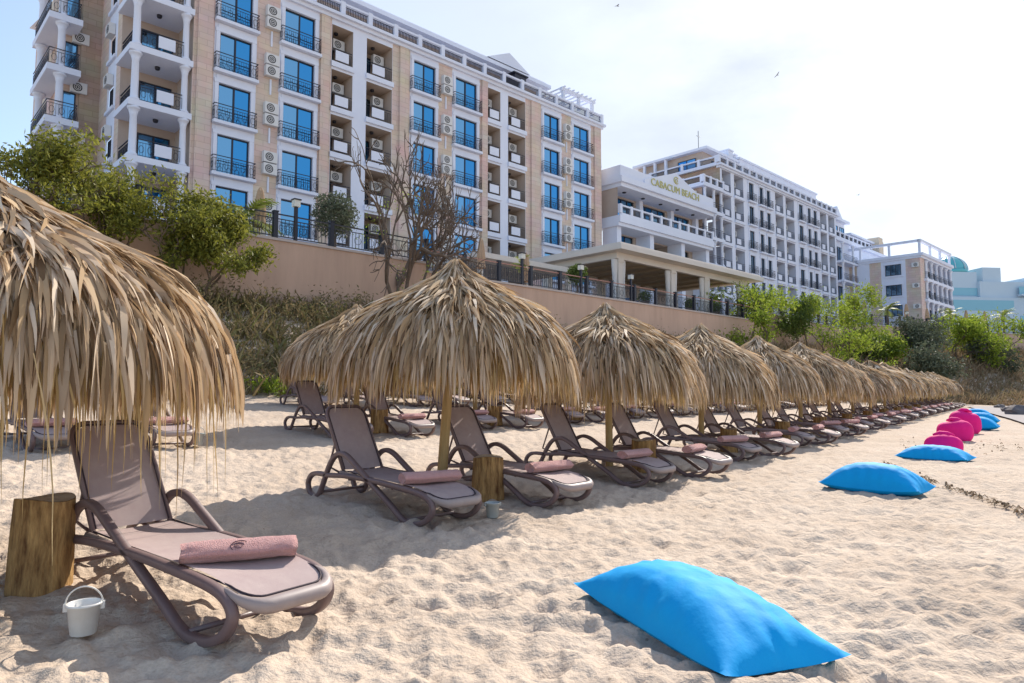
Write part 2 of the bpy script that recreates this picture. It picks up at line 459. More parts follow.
SIDE = [(1.84,.17),(1.79,.235),(1.66,.27),(1.35,.285),(.95,.29),(.5,.275),(.2,.245),(-.03,.235),(-.14,.195),(-.19,.115),(-.15,.035),(-.06,.0),(.03,.03),
        (.10,.15),(.19,.32),(.28,.43),(.39,.48),(.52,.465),(.68,.39),(.96,.25),(1.24,.115),(1.40,.03),(1.52,.0),(1.68,.02),(1.79,.08)]
def ribbon(mb, curve, yc, w, th):
    """rounded flat bar swept along a closed curve in the xz plane"""
    pts = [Vector((p[0], p[1])) for p in curve]; N = len(pts)
    sec = [(-w,-th*.55),(-w*.7,-th),(w*.7,-th),(w,-th*.55),(w,th*.55),(w*.7,th),(-w*.7,th),(-w,th*.55)]
    vs = []
    for i in range(N):
        t = (pts[(i+1) % N] - pts[i-1]).normalized(); n = Vector((-t.y, t.x))
        for sy, sn in sec:
            q = pts[i] + n*sn; vs.append((q.x, yc+sy, q.y))
    fs = []
    for i in range(N):
        j = (i+1) % N
        for k in range(8): fs.append((i*8+k, i*8+(k+1) % 8, j*8+(k+1) % 8, j*8+k))
    mb.add(vs, fs, 0, True)

def outline(half, x0, x1, rc, n=6):
    """rounded rectangle, corners rounded at x1 only more strongly"""
    P = [(x0, -half)]
    for k in range(n+1):
        a = -PI/2 + PI/2*k/n; P.append((x1-rc+rc*math.cos(a), -half+rc+rc*math.sin(a)))
    for k in range(n+1):
        a = PI/2*k/n; P.append((x1-rc+rc*math.cos(a), half-rc+rc*math.sin(a)))
    P.append((x0, half))
    return P

BH = (.40, .30); BA = math.radians(124)         # hinge, direction of the backrest
def back_pt(l, y, off=0):
    dx, dz = math.cos(BA), math.sin(BA)
    return (BH[0] + dx*l + dz*off, y, BH[1] + dz*l - dx*off)

def front_z(x):
    return .305 - (max(0, x-1.5)**2)*.45

def lounger_parts():
    parts = []
    for s in (-1, 1):
        mb = MB(); ribbon(mb, catmull(SIDE, 5), s*.335, .032, .0225)
        parts.append(('side_frame', mb, 'frame', []))
    for x, z in ((1.5,.02),(.05,.06),(.55,.25),(1.25,.262)):
        mb = MB(); mb.tube([(x,-.33,z),(x,.33,z)], .015, 8); parts.append(('cross_bar', mb, 'frame', []))
    for y in (-.2, .2):
        mb = MB(); mb.tube([(.30,y,.25),(.02,y,.30),back_pt(.42,y,-.03)], .014, 6); parts.append(('back_support', mb, 'frame', []))
    # seat
    mb = MB(); out = outline(.30, .38, 1.90, .13)
    nx = 24; vs = []; fs = []
    for i in range(nx+1):
        x = .38 + (1.895-.38)*i/nx
        hw = .30
        if x > 1.77: hw = .30 - .13 + math.sqrt(max(0, .13**2 - (x-1.77)**2))
        for j in range(9):
            y = -hw + 2*hw*j/8
            vs.append((x, y, front_z(x) + .006 - .016*(1-(y/.3)**2)*(1 if x < 1.7 else .4)))
    for i in range(nx):
        for j in range(8): fs.append((i*9+j, (i+1)*9+j, (i+1)*9+j+1, i*9+j+1))
    mb.add(vs, fs, 0, True)
    o2 = [(x, y, front_z(x)+.010) for x, y in outline(.292, .38, 1.89, .13)]
    pp = MB(); pp.tube(o2, .0055, 6)
    parts.append(('seat', mb, 'sling', [('piping', pp, 'piping')]))
    mb = MB()
    sf = [(x, y, front_z(x)-.012) for x, y in outline(.315, .38, 1.925, .15)]
    mb.tube(sf, [.021]*2 + [.021+.020*math.sin(PI*k/(len(sf)-4)) for k in range(len(sf)-3)] + [.021], 8)
    parts.append(('seat_frame', mb, 'frame_light', []))
    # backrest
    mb = MB(); vs = []; fs = []; n = 14
    for i in range(n+1):
        l = .02 + .70*i/n; hw = .275
        if l > .62: hw = .275 - .10 + math.sqrt(max(0, .10**2 - (l-.62)**2))
        for j in range(9):
            y = -hw + 2*hw*j/8
            vs.append(back_pt(l, y, .004 - .012*(1-(y/.28)**2)))
    for i in range(n):
        for j in range(8): fs.append((i*9+j, (i+1)*9+j, (i+1)*9+j+1, i*9+j+1))
    mb.add(vs, fs, 0, True)
    bo = outline(.285, .0, .735, .115)
    pp = MB(); pp.tube([back_pt(l, y, .014) for l, y in outline(.268, .02, .718, .10)], .0055, 6)
    fr = MB(); fr.tube([back_pt(l, y, 0) for l, y in bo], .019, 8)
    for s in (-1, 1): fr.tube([back_pt(.0, s*.285, 0), (.42, s*.30, .285)], .024, 8)
    parts.append(('backrest', mb, 'sling', [('backrest_frame', fr, 'frame'), ('piping', pp, 'piping')]))
    return parts

def build_lounger():
    root = empty('sun_lounger', (0,0,0))
    for nm, mb, mt, subs in lounger_parts():
        o = mb.build(nm, M[mt], root)
        for sn, sm, st in subs: sm.build(sn, M[st], o)
    return root
LPROTO = build_lounger()
def lounger_far_mesh():
    big = MB(); names = ['frame','frame_light','sling','piping']
    for nm, mb, mt, subs in lounger_parts():
        for q, mm in [(mb, mt)] + [(s[1], s[2]) for s in subs]:
            o = len(big.v); big.v.extend(q.v); big.f.extend(tuple(i+o for i in f) for f in q.f)
            big.m.extend([names.index(mm)]*len(q.f)); big.sm.extend(q.sm)
    return big.mesh('sun_lounger', [M[n] for n in names])
LFAR = lounger_far_mesh()
lused = [False]

LS = (.92, .77, .95)
def place_lounger(x, y, head_deg, label, group, far=False, dz=0.0, sx=None):
    h = math.radians(head_deg); d = Vector((math.cos(h), math.sin(h), 0))
    z0 = terrain(x, y); p1 = Vector((x, y, 0)) + d*1.5; z1 = terrain(p1.x, p1.y)
    pitch = math.atan2(z0 - z1, 1.5)
    if far: r = link('sun_lounger', LFAR)
    elif not lused[0]: r = LPROTO; lused[0] = True
    else: r = copy_tree(LPROTO)
    r.location = (x, y, z0 - .012 + dz); r.rotation_euler = (0, pitch, h); r.scale = LS if sx is None else (sx, LS[1], LS[2])
    tag(r, label, 'sun lounger', group)
    return r, Vector((x, y, z0)), d, pitch

# towels
def towel_mesh(seed):
    rnd = random.Random(seed); mb = MB(); n = 18; k = 26; Lh = .31
    vs = []
    for i in range(n+1):
        q = i/n; y = -Lh + 2*Lh*q
        for j in range(k):
            a = 2*PI*j/k
            r = .056 + .006*noise.noise(Vector((y*7+seed, math.cos(a)*1.2, math.sin(a)*1.2))) + .004*noise.noise(Vector((y*22, math.cos(a)*3, math.sin(a)*3+seed)))
            if abs(y) > Lh-.02: r *= .93
            if 0 <= a < .5: r += .012*(1-a/.5)
            vs.append((r*math.cos(a)*1.12, y + .004*math.sin(3*a+seed), r*math.sin(a)*.92 + .052))
    fs = [(i*k+j, i*k+(j+1) % k, (i+1)*k+(j+1) % k, (i+1)*k+j) for i in range(n) for j in range(k)]
    mb.add(vs, fs, 0, True)
    for e, yy in ((0, -Lh), (n, Lh)):               # rolled end: a spiral step
        c = len(mb.v); mb.v.append((0, yy + (.012 if e == 0 else -.012), .052))
        for j in range(k):
            mb.f.append((e*k+j, e*k+(j+1) % k, c)); mb.m.append(0); mb.sm.append(False)
    return mb.mesh('rolled_towel', M['towel'])
TOWELS = [towel_mesh(i) for i in range(3)]
def place_towel(base, d, pitch, xl, yl, yaw, label, group, i):
    side = Vector((-d.y, d.x, 0))
    o = link('rolled_towel', TOWELS[i % 3])
    o.location = base + d*xl*LS[0] + side*yl + Vector((0, 0, front_z(xl)*LS[2] - .012 + .002 - math.tan(pitch)*xl*LS[0])); o.scale = (1.16, .86, .98)
    o.rotation_euler = (0, pitch, math.atan2(d.y, d.x) + yaw)
    tag(o, label, 'towel', group)
    return o

# stumps
def stump(x, y, r, h, label, group, seed, tilt=0.0):
    root = empty('log_table', (x, y, terrain(x, y) - .03)); root.rotation_euler = (tilt*.3, tilt, seed)
    tag(root, label, 'log', group)
    mb = MB(); n = 64; vs = []; lev = 14
    def rad(a, q):
        return r*(1.06 - .10*q + .05*noise.noise(Vector((math.cos(a)*1.3+seed, math.sin(a)*1.3, q*1.2))) + .025*noise.noise(Vector((math.cos(a)*5, math.sin(a)*5+seed, q*2))) + .02*noise.noise(Vector((math.cos(a)*13, math.sin(a)*13+seed, q*1.5))))
    for i in range(lev+1):
        q = i/lev
        for k in range(n):
            a = 2*PI*k/n; rr = rad(a, q)
            vs.append((rr*math.cos(a), rr*math.sin(a), h*q + (.012*math.sin(a*2+seed) if i == lev else 0)))
    fs = [(i*n+k, i*n+(k+1) % n, (i+1)*n+(k+1) % n, (i+1)*n+k) for i in range(lev) for k in range(n)]
    mb.add(vs, fs, 0, True); mb.build('bark', M['bark'], root)
    mt = MB(); vs = [(0,0,h+.002)]; fs = []
    for ring, f in ((0,.35),(1,.7),(2,.985)):
        for k in range(n):
            a = 2*PI*k/n; rr = rad(a, 1)*f; vs.append((rr*math.cos(a), rr*math.sin(a), h + .012*math.sin(a*2+seed)*f + .002))
    for k in range(n): fs.append((0, 1+k, 1+(k+1) % n))
    for q in range(2):
        for k in range(n): fs.append((1+q*n+k, 1+(q+1)*n+k, 1+(q+1)*n+(k+1) % n, 1+q*n+(k+1) % n))
    mt.add(vs, fs); mt.build('cut_top', M['cut'], root)
    return root

# ---- rows -----------------------------------------------------------------
P0 = Vector((-3.1, 3.95, 0)); P1 = Vector((-.76, 7.3, 0)); P2 = Vector((1.36, 9.7, 0)); P3 = Vector((3.4, 12.5, 0))
STEP = Vector((2.06, 2.8, 0))
front = [P0, P1, P2] + [P3 + STEP*k for k in range(0, 14)]
AO = Vector((-.875, -.37, 0)); BO = Vector((.114, .61, 0))
rnd = random.Random(3)
apexes = {0: 2.44, 1: 2.53, 2: 2.37, 3: 2.35}
GU = 'straw umbrellas in the front row'; GL = 'loungers of the front row'; GT = 'rolled pink towels'; GS = 'log side tables'
for i, p in enumerate(front):
    far = p.y > 26
    ap = apexes.get(i, 2.34 + rnd.uniform(-.05,.05)) if p.y < 14 else base_h(p.x, p.y) + 2.22 + rnd.uniform(-.09,.09)
    R = 1.43 if i == 0 else (1.33 if i == 1 else 1.37 + rnd.uniform(-.07,.07))
    if i == 0: lab = 'large straw umbrella with ragged hanging fringe at the left edge, only half in view'
    elif i == 1: lab = 'pointed straw umbrella standing over the two loungers in the middle of the beach'
    else: lab = ORD[i] + ' straw umbrella of the front row counted from the left edge'
    um = umbrella(p.x, p.y, ap, R, lab, GU, HERO if i == 0 else (FAR_T[i % 2] if far else THATCH[i % 3]), rnd.uniform(0, 6.28), (.16,.04) if i == 1 else (rnd.uniform(-.05,.05), rnd.uniform(-.03,.03)), (0, 0) if i < 2 else (rnd.uniform(-.05,.05), rnd.uniform(-.05,.05)))
    nm = 'big left-edge straw umbrella' if i == 0 else ORD[i] + ' front-row straw umbrella'
    if i == 0:
        r, b, d, pt = place_lounger(-2.545, 4.345, -36.0, 'taupe sun lounger in front beside the white bucket, holding an embroidered pink towel', GL, sx=1.0)
        tw = place_towel(b, d, pt, 1.60, .01, math.radians(-33), 'rolled pink towel with dark embroidered emblem on the nearest sun lounger', GT, 0)
        mb = MB()                                   # the dark round embroidered emblem
        def emb(pts, r): mb.tube(pts, r, 5)
        def cyl(a, y, extra=.0): return ((.0595+extra)*math.cos(a)*1.13, y, (.0595+extra)*math.sin(a)*.95+.052)
        emb([cyl(.62+.50*math.sin(t), .050*math.cos(t)+.0) for t in [PI*.28 + PI*1.45*k/14 for k in range(15)]], .0024)
        emb([cyl(.66+.28*math.sin(t)*(1-.03*k), -.008+.028*math.cos(t)*(1-.03*k)) for k, t in enumerate([2*PI*j/10 for j in range(17)])], .0015)
        emb([cyl(.26+.08*math.sin(k*1.7), .028-.011*k) for k in range(10)], .0014)
        mb.build('embroidered_emblem', M['thread'], tw)
        stump(-2.60, 3.88, .150, .50, 'thick log side table with rough bark to the left of the nearest lounger', GS, 1.0, .02)
        continue
    if i == 1:
        # exact to the photograph
        A = (-1.70, 6.93, -43); B = (-.646, 7.91, -43)
    else:
        A = (p.x+AO.x, p.y+AO.y, -43+rnd.uniform(-2,2)); B = (p.x+BO.x, p.y+BO.y, -43+rnd.uniform(-2,2))
    for k, (x, y, hd) in enumerate((A, B)):
        w = ('left', 'right')[k]
        r, b, d, pt = place_lounger(x, y, hd, 'taupe sun lounger on the %s side under the %s' % (w, nm), GL, far)
        if p.y < 45:
            place_towel(b, d, pt, 1.50+rnd.uniform(-.06,.06), rnd.uniform(-.05,.05), rnd.uniform(-.45,.2), 'rolled pink towel on the %s lounger under the %s' % (w, nm), GT, i+k)
    if p.y < 36:
        sx, sy = (-.24, 7.05) if i == 1 else (p.x+.46, p.y-.12)
        stump(sx, sy, .145+.012*(i % 3), .43, 'log side table between the two loungers under the ' + nm, GS, i*1.7, .0)

second = [(Vector((-5.9,10.0,0)), True)] + [(Vector((-2.9,12.9,0)) + STEP*k, True) for k in range(0, 11)]
for i, (p, _) in enumerate(second):
    far = p.y > 22
    ap = terrain(p.x, p.y) + 2.3
    nm = ORD[i] + ' second-row umbrella'
    umbrella(p.x, p.y, ap, 1.38, 'straw umbrella of the second row, %s from the left' % ORD[i], 'straw umbrellas in the second row', FAR_T[i % 2] if far else THATCH[(i+1) % 3], rnd.uniform(0,6.28))
    for k, off in enumerate((AO, BO)):
        w = ('left', 'right')[k]; x, y = p.x+off.x, p.y+off.y
        r, b, d, pt = place_lounger(x, y, -43+rnd.uniform(-2,2), 'taupe sun lounger on the %s side under the %s from the left' % (w, nm), 'loungers of the second row', far)
        if p.y < 30: place_towel(b, d, pt, 1.5, 0, rnd.uniform(-.2,.1), 'rolled pink towel on the %s lounger under the %s from the left' % (w, nm), GT, i+k)
    if p.y < 24:
        stump(p.x+.46, p.y-.12, .16, .43, 'log side table between the two loungers under the %s from the left' % nm, GS, 4+i*1.3)
for i in range(6):
    p = Vector((-4.9,18.6,0)) + STEP*i
    if i > 0 and wall_dist(p.x, p.y)[0] < 6.6: continue
    umbrella(p.x, p.y, terrain(p.x, p.y) + 2.2, 1.36, 'straw umbrella of the third row nearest the bank, %s from the left' % ORD[i], 'straw umbrellas in the third row', FAR_T[i % 2], rnd.uniform(0,6.28))
    for k, off in enumerate((AO, BO)):
        w = ('left', 'right')[k]
        place_lounger(p.x+off.x, p.y+off.y, -43, 'taupe sun lounger on the %s side under the %s third-row umbrella' % (w, ORD[i]), 'loungers of the third row', True)

# ------------------------------------------------------------------ buckets
def bucket(x, y, s, label, mt, hd=True):
    root = empty('bucket', (x, y, terrain(x, y) - .012), .4); root.scale = (s, s, s)
    tag(root, label, 'bucket', 'small buckets on the sand')
    mb = MB(); mb.lathe([(.001,.004),(.058,.0),(.062,.004),(.080,.150),(.088,.152),(.088,.162),(.082,.164),(.077,.160),(.058,.012),(.001,.010)], 28, cap=False)
    for s_ in (-1, 1): mb.box(s_*.086-.010, s_*.086+.010, -.014, .014, .125, .163)
    mb.build('bucket_body', mt, root)
    if not hd: return
    h = MB(); h.tube([(.088*math.cos(a), -.035*math.sin(a), .150+.105*math.sin(a)) for a in [PI*k/16 for k in range(17)]], .0042, 6)
    h.build('handle', mt, root)
bucket(-1.965, 3.25, .86, 'white toy bucket with raised handle standing by the nearest lounger', M['plastic_white'])
bucket(-.17, 6.12, .80, 'small grey cup-like bucket at the foot of the log under the pointed umbrella', M['plastic_grey'], False)
bucket(-4.45, 9.85, 1.0, 'small grey bucket behind the nearest lounger beside the back log table', M['plastic_grey'])

# ------------------------------------------------------------------ floor cushions and bean bags
def pillow_mesh(name, L, Wd, T, seed, m, n=44):
    mb = MB(); vs = []; k2 = 30
    for s in (1, -1):
        for i in range(n+1):
            for j in range(k2+1):
                u = -1 + 2*i/n; v = -1 + 2*j/k2
                f = (max(0, 1-abs(u)**2.6)**.62) * (max(0, 1-abs(v)**2.6)**.62)
                x = u*L/2*(1 - .05*(1-v*v)*0 - .06*(1-abs(v)**2)*abs(u)**3*0) ; y = v*Wd/2
                # pulled-in edges and pointed corners
                x *= 1 - .055*(1-v*v); y *= 1 - .09*(1-u*u)
                wr = .007*noise.noise(Vector((u*3.1+seed, v*7, s))) + .006*noise.noise(Vector((u*9+seed, v*3, s*2)))
                cr = .022*math.sin(v*16+u*5+2*noise.noise(Vector((u*4,v*4,seed))))*max(0, abs(u)-.5)*(1-abs(v)) + .022*math.sin(u*24+v*6+seed+3*noise.noise(Vector((u*3,v*3,seed))))*max(0, abs(v)-.3)*(1-abs(u))
                z = s*f*T*(.78 if s > 0 else .22) + (wr+cr)*min(1, f*2.2)*(1 if s > 0 else .2)
                z += .028*T*8*(abs(u*v)**3)*.5
                vs.append((x, y, z + T*.20))
    o2 = (n+1)*(k2+1)
    fs = []
    for i in range(n):
        for j in range(k2):
            a = i*(k2+1)+j; b = a+k2+1
            fs.append((a, b, b+1, a+1)); fs.append((o2+a, o2+a+1, o2+b+1, o2+b))
    mb.add(vs, fs, 0, True)
    return mb.mesh(name, m)
GP = 'blue floor cushions along the shore side'
def cushion(x, y, z, ang, L, Wd, T, label, seed, tilt=0.0):
    o = link('floor_cushion', pillow_mesh('floor_cushion', L, Wd, T, seed, M['blue']), None, (x, y, z), ang)
    o.rotation_euler = (tilt, 0, ang)
    tag(o, label, 'cushion', GP)
def gpix(u, v, z=0.0):
    d = ray(u, v); t = (z - CAM.z)/d.z; return CAM + d*t
ca = math.atan2(-1.05, .62)
cushion(.87, 3.45, -.02, math.radians(-70), 1.36, .62, .30, 'large bright blue floor cushion lying closest on the sand', 1)
c = gpix(876, 491); cushion(c.x, c.y, -.03, ca+.22, 1.08, .60, .36, 'blue floor cushion lying second along the shore, plump with a folded crease', 5)
c = gpix(935, 459.5); cushion(c.x, c.y, -.03, ca+.22, 1.08, .60, .28, 'thin blue floor cushion lying just in front of the first pink bean bag', 9)
for (u, v, lab) in ((976, 429, 'blue floor cushion half hidden behind the pink bean bags, nearest of the far trio'), (980, 423, 'blue floor cushion in the middle of the far trio'), (976, 417.5, 'blue floor cushion furthest along the beach')):
    c = gpix(u, v); cushion(c.x, c.y, base_h(c.x, c.y)-.04, ca+.35, 1.2, .70, .42, lab, v)

def beanbag(x, y, z, w, h, ang, label, seed):
    root = empty('bean_bag', (x, y, z), ang); tag(root, label, 'bean bag', 'pink bean bags in a row on the sand')
    mb = MB(); n = 36; lev = 18; vs = []
    for i in range(lev+1):
        q = i/lev
        r = w/2*(max(0, 1-abs(2*q-.92)**3.0/1.28)**.5)*(1 if q < .9 else 1-.35*(q-.9)/.1)
        if i == 0: r = w*.30
        for k in range(n):
            a = 2*PI*k/n
            wr = 1 + .05*noise.noise(Vector((math.cos(a)*1.6+seed, math.sin(a)*1.6, q*2.2))) + .022*math.sin(9*a+seed)*q*q
            vs.append((r*math.cos(a)*wr*1.12, r*math.sin(a)*wr*.78, h*q*(1+.05*math.cos(a+seed)*q)))
    fs = [(i*n+k, i*n+(k+1) % n, (i+1)*n+(k+1) % n, (i+1)*n+k) for i in range(lev) for k in range(n)]
    fs.append(tuple(lev*n+k for k in range(n))); mb.add(vs, fs, 0, True)
    mb.build('bag', M['pink'], root)
    kt = MB(); kt.tube([(-.16,0,h*.97),(-.05,.01,h*1.03),(.07,0,h*1.02),(.18,0,h*.95)], [.018,.05,.045,.018], 8); kt.build('carry_handle', M['pink'], root)
for u, v, w, h, lab in ((944, 455.5, .68, .50, 'pink bean bag standing nearest, right behind a blue cushion'), (955, 440.5, .84, .62, 'pink bean bag in the middle of the three'), (965, 433, .86, .78, 'pink bean bag furthest from the camera')):
    c = gpix(u, v); beanbag(c.x, c.y, -.05, w*.80, h*.86, -.5, lab, u)

# seaweed line, loose weed
def weed_line():
    rn = random.Random(9); mb = MB()
    pts = [(880,462),(905,474),(930,482),(955,490),(985,500),(1015,510),(1060,525)]
    for k in range(430):
        if k < 290:
            i = rn.randrange(len(pts)-1); q = rn.random()
            u = pts[i][0]+(pts[i+1][0]-pts[i][0])*q; v = pts[i][1]+(pts[i+1][1]-pts[i][1])*q
            if noise.noise(Vector((u*.06, 1, 0))) < -.12: continue
            p = gpix(u, v+rn.gauss(0,1.6))
        else:
            p = gpix(rn.uniform(900, 1060), rn.gauss(446, 4))
        z = terrain(p.x, p.y) + .002; a = rn.uniform(0, 6.28); l = rn.uniform(.015,.055)
        d = Vector((math.cos(a), math.sin(a), 0)); s = Vector((-d.y, d.x, 0))*rn.uniform(.004,.012)
        c = p.copy(); c.z = z
        m_ = c + Vector((0,0,rn.uniform(.012,.035)))
        mb.add([tuple(c-d*l-s), tuple(c-d*l+s), tuple(m_+s), tuple(m_-s), tuple(c+d*l+s), tuple(c+d*l-s)], [(0,1,2,3),(3,2,4,5)])
    tag(mb.build('seaweed', M['weed']), kind='stuff')
weed_line()

# ------------------------------------------------------------------ retaining wall, terrace, fence
def wall_piece(i, label):
    a, b = W[i], W[i+1]; d = (b-a); L = d.length; d.normalize(); n = Vector((-d.y, d.x, 0))
    rz = math.atan2(d.y, d.x); top = WTOP[i]
    root = empty('retaining_wall', (a.x, a.y, 0), rz); tag(root, label, 'wall', 'retaining walls under the hotel terrace')
    mb = MB(); mb.box(0, L, 0, .4, 0, top-.1); mb.build('wall', M['wall'], root)
    mb = MB(); mb.box(0, L, -.06, .5, top-.1, top); mb.build('coping', M['coping'], root)
for i, lab in enumerate(('tall beige rendered retaining wall behind the large left umbrella', 'long beige retaining wall under the curtained pavilion', 'retaining wall partly hidden behind green trees right of the pavilion',
                         'beige retaining wall in front of the lower hotel with parasols above', 'retaining wall above the brown scrub at the right edge')):
    wall_piece(i, lab)
mb = MB()
mb.add([tuple(BP(-45, DW+.42, 7.1)), tuple(BP(19.3, DW+.42, 7.1)), tuple(BP(19.3, 60, 7.1)), tuple(BP(-45, 60, 7.1))], [(0,1,2,3)])
mb.add([tuple(BP(19.3, DW+.42, 6.7)), tuple(BP(52, DW+.42, 6.7)), tuple(BP(52, 60, 6.7)), tuple(BP(19.3, 60, 6.7))], [(0,1,2,3)])
mb.add([tuple(BP(52, DW+.42, 7.4)), (34.3, 71, 7.4), (59.3, 83.6, 7.4), (149, 113, 7.4), (149, 300, 7.4), tuple(BP(52, 60, 7.4))], [(0,1,2,3,4,5)])
tag(mb.build('terrace_paving', M['paving']), kind='structure')

def fence(i, q0, q1, label, wood=False):
    a, b = W[i], W[i+1]; d = b-a; L = d.length; d.normalize(); n = Vector((-d.y, d.x, 0)); rz = math.atan2(d.y, d.x); top = WTOP[i]
    p = a + d*L*q0 + n*.15; Ls = L*(q1-q0)
    root = empty('metal_fence', (p.x, p.y, top), rz); tag(root, label, 'fence', 'dark metal fences along the terrace edge')
    npst = max(1, int(Ls/2.3)); st = Ls/npst
    for k in range(npst+1):
        mb = MB(); x = k*st; mb.box(x-.09, x+.09, -.09, .09, 0, 1.08); mb.box(x-.11, x+.11, -.11, .11, 1.08, 1.12); mb.build('post', M['iron'], root)
    mb = MB(); mb.box(0, Ls, -.025, .025, .98, 1.03); mb.build('handrail', M['rail_wood' if wood else 'iron'], root)
    mb = MB(); mb.box(0, Ls, -.018, .018, .10, .14); mb.box(0, Ls, -.018, .018, .80, .83)
    nb = int(Ls/.16)
    for k in range(nb): x = (k+.5)*Ls/nb; mb.box(x-.009, x+.009, -.009, .009, .14, .80)
    for k in range(int(Ls/.64)):
        cx = (k+.5)*.64
        mb.tube([(cx+.17*math.cos(t), 0, .47+.17*math.sin(t)) for t in [2*PI*j/10 for j in range(10)]], .011, 4, closed=True)
    mb.build('rail_panel', M['iron'], root)
fence(0, .5, 1.0, 'dark metal fence on the tall wall below the main hotel')
fence(1, 0, 1.0, 'dark metal fence with pinkish handrail in front of the pavilion', True)
fence(2, 0.02, 1.0, 'dark metal fence behind the bright green trees')
fence(3, 0, 1.0, 'dark metal fence in front of the lower hotel wing')
fence(4, 0, .4, 'dark metal fence at the right edge before the distant pale hotel')

def terrace_lamp(p, h, label):
    root = empty('terrace_lamp', p, ROT_B); tag(root, label, 'lamp', 'square lanterns along the terrace fence')
    mb = MB(); mb.box(-.06,.06,-.06,.06,0,h-.32); mb.build('post', M['iron'], root)
    mb = MB(); mb.box(-.13,.13,-.13,.13,h-.32,h-.05); mb.build('lamp_glass', M['lamp_glass'], root)
    mb = MB(); mb.box(-.16,.16,-.16,.16,h-.05,h)
    mb.build('lantern_cap', M['iron'], root)
def top_at(u, i):
    """point on the crest of wall i at pixel column u"""
    v = 330
    for _ in range(12):
        d = ray(u, v); a, b = W[i], W[i+1]; e = b-a
        t = (a.x*e.y - a.y*e.x)/(d.x*e.y - d.y*e.x)
        p = CAM + d*t
        v += (p.z - WTOP[i])*F/max(5, p.y)
    return Vector((p.x, p.y, WTOP[i]))
for u, i, lab in ((297,0,'square lantern on the fence below the lower blue windows, left of the round olive bush'), (524,1,'square lantern beside the small palm left of the pavilion'), (583,1,'square lantern next to the round shrub at the pavilion corner'),
                  (633,1,'square lantern just right of the corner pavilion curtain'), (867,3,'square lantern near the left parasols before the lower hotel'), (909,3,'square lantern under the windows of the lower hotel'), (985,4,'square lantern near the right edge before the pale hotel')):
    p = top_at(u, i); terrace_lamp(p + NB*.15, 1.75, lab)

# ------------------------------------------------------------------ hotels
def opening_wall(mb, x0, x1, z0, z1, ops, y, mifn, reveal_mi):
    xs = sorted(set([x0, x1] + [o[0] for o in ops] + [o[1] for o in ops])); xs = [x for x in xs if x0-1e-6 <= x <= x1+1e-6]
    zs = sorted(set([z0, z1] + [o[2] for o in ops] + [o[3] for o in ops])); zs = [z for z in zs if z0-1e-6 <= z <= z1+1e-6]
    for a, b in zip(xs, xs[1:]):
        for c, d in zip(zs, zs[1:]):
            xc, zc = (a+b)/2, (c+d)/2
            if any(o[0] < xc < o[1] and o[2] < zc < o[3] for o in ops): continue
            mb.quad((a,y,c),(b,y,c),(b,y,d),(a,y,d), mifn(xc, zc))
    for (a, b, c, d, dp) in ops:
        Y = y+dp
        mb.quad((a,y,c),(a,Y,c),(a,Y,d),(a,y,d), reveal_mi); mb.quad((b,y,c),(b,y,d),(b,Y,d),(b,Y,c), reveal_mi)
        mb.quad((a,y,d),(a,Y,d),(b,Y,d),(b,y,d), reveal_mi); mb.quad((a,y,c),(b,y,c),(b,Y,c),(a,Y,c), reveal_mi)
        mb.quad((a,Y,c),(b,Y,c),(b,Y,d),(a,Y,d), reveal_mi)

def window(root, x0, x1, z0, z1, y, glass='glass', name='window', axis='x', div=2):
    """frame mesh with a pane child; axis 'x' = in the facade, 'y' = in a side wall"""
    fr = MB(); t = .07
    def bx(m, a, b, c, d, y0, y1):
        if axis == 'x': m.box(a, b, y+y0, y+y1, c, d)
        else: m.box(y+y0, y+y1, a, b, c, d)
    bx(fr, x0, x0+t, z0, z1, -.03, .05); bx(fr, x1-t, x1, z0, z1, -.03, .05)
    bx(fr, x0+t, x1-t, z1-t, z1, -.028, .048); bx(fr, x0+t, x1-t, z0, z0+t, -.028, .048)
    for k in range(1, div):
        xm = x0 + (x1-x0)*k/div; bx(fr, xm-.045, xm+.045, z0+t, z1-t, -.026, .046)
    o = fr.build(name, M['iron'], root)
    g = MB()
    for k in range(div):
        a = x0+t*.5+(x1-x0-t)*k/div; b = a+(x1-x0-t)/div
        e = random.uniform(-.012,.012)
        if axis == 'x': g.quad((a, y+.02+e, z0+t*.5), (b, y+.02-e, z0+t*.5), (b, y+.02-e, z1-t*.5), (a, y+.02+e, z1-t*.5))
        else: g.quad((y+.02, a, z0+t*.5), (y+.02, b, z0+t*.5), (y+.02, b, z1-t*.5), (y+.02, a, z1-t*.5))
    g.build('pane', M[glass], o)
    return o

def railing(root, x0, x1, y0, y1, z, h=.95, sides=True, curl=True, name='balcony_railing'):
    mb = MB()
    runs = [((x0, y0), (x1, y0))]
    if sides: runs += [((x0, y0), (x0, y1)), ((x1, y0), (x1, y1))]
    for (ax, ay), (bx, by) in runs:
        L = math.hypot(bx-ax, by-ay)
        if L < .05: continue
        for zz, r in ((h, .028), (h-.17, .016), (.08, .018)):
            mb.tube([(ax,ay,z+zz),(bx,by,z+zz)], r, 4, smooth=False)
        n = max(1, int(L/.14))
        for k in range(n+1):
            q = k/n; X, Y = ax+(bx-ax)*q, ay+(by-ay)*q
            mb.tube([(X,Y,z+.08),(X,Y,z+h-.17)], .010, 4, smooth=False, cap=False)
        if curl:
            m = max(1, int(L/.42))
            for k in range(m):
                q = (k+.5)/m; X, Y = ax+(bx-ax)*q, ay+(by-ay)*q; ux, uy = (bx-ax)/L, (by-ay)/L
                mb.tube([(X+ux*.13*math.cos(t), Y+uy*.13*math.cos(t), z+.43+.2*math.sin(t)) for t in [2*PI*j/8 for j in range(8)]], .013, 4, closed=True, smooth=False)
    return mb.build(name, M['iron'], root)

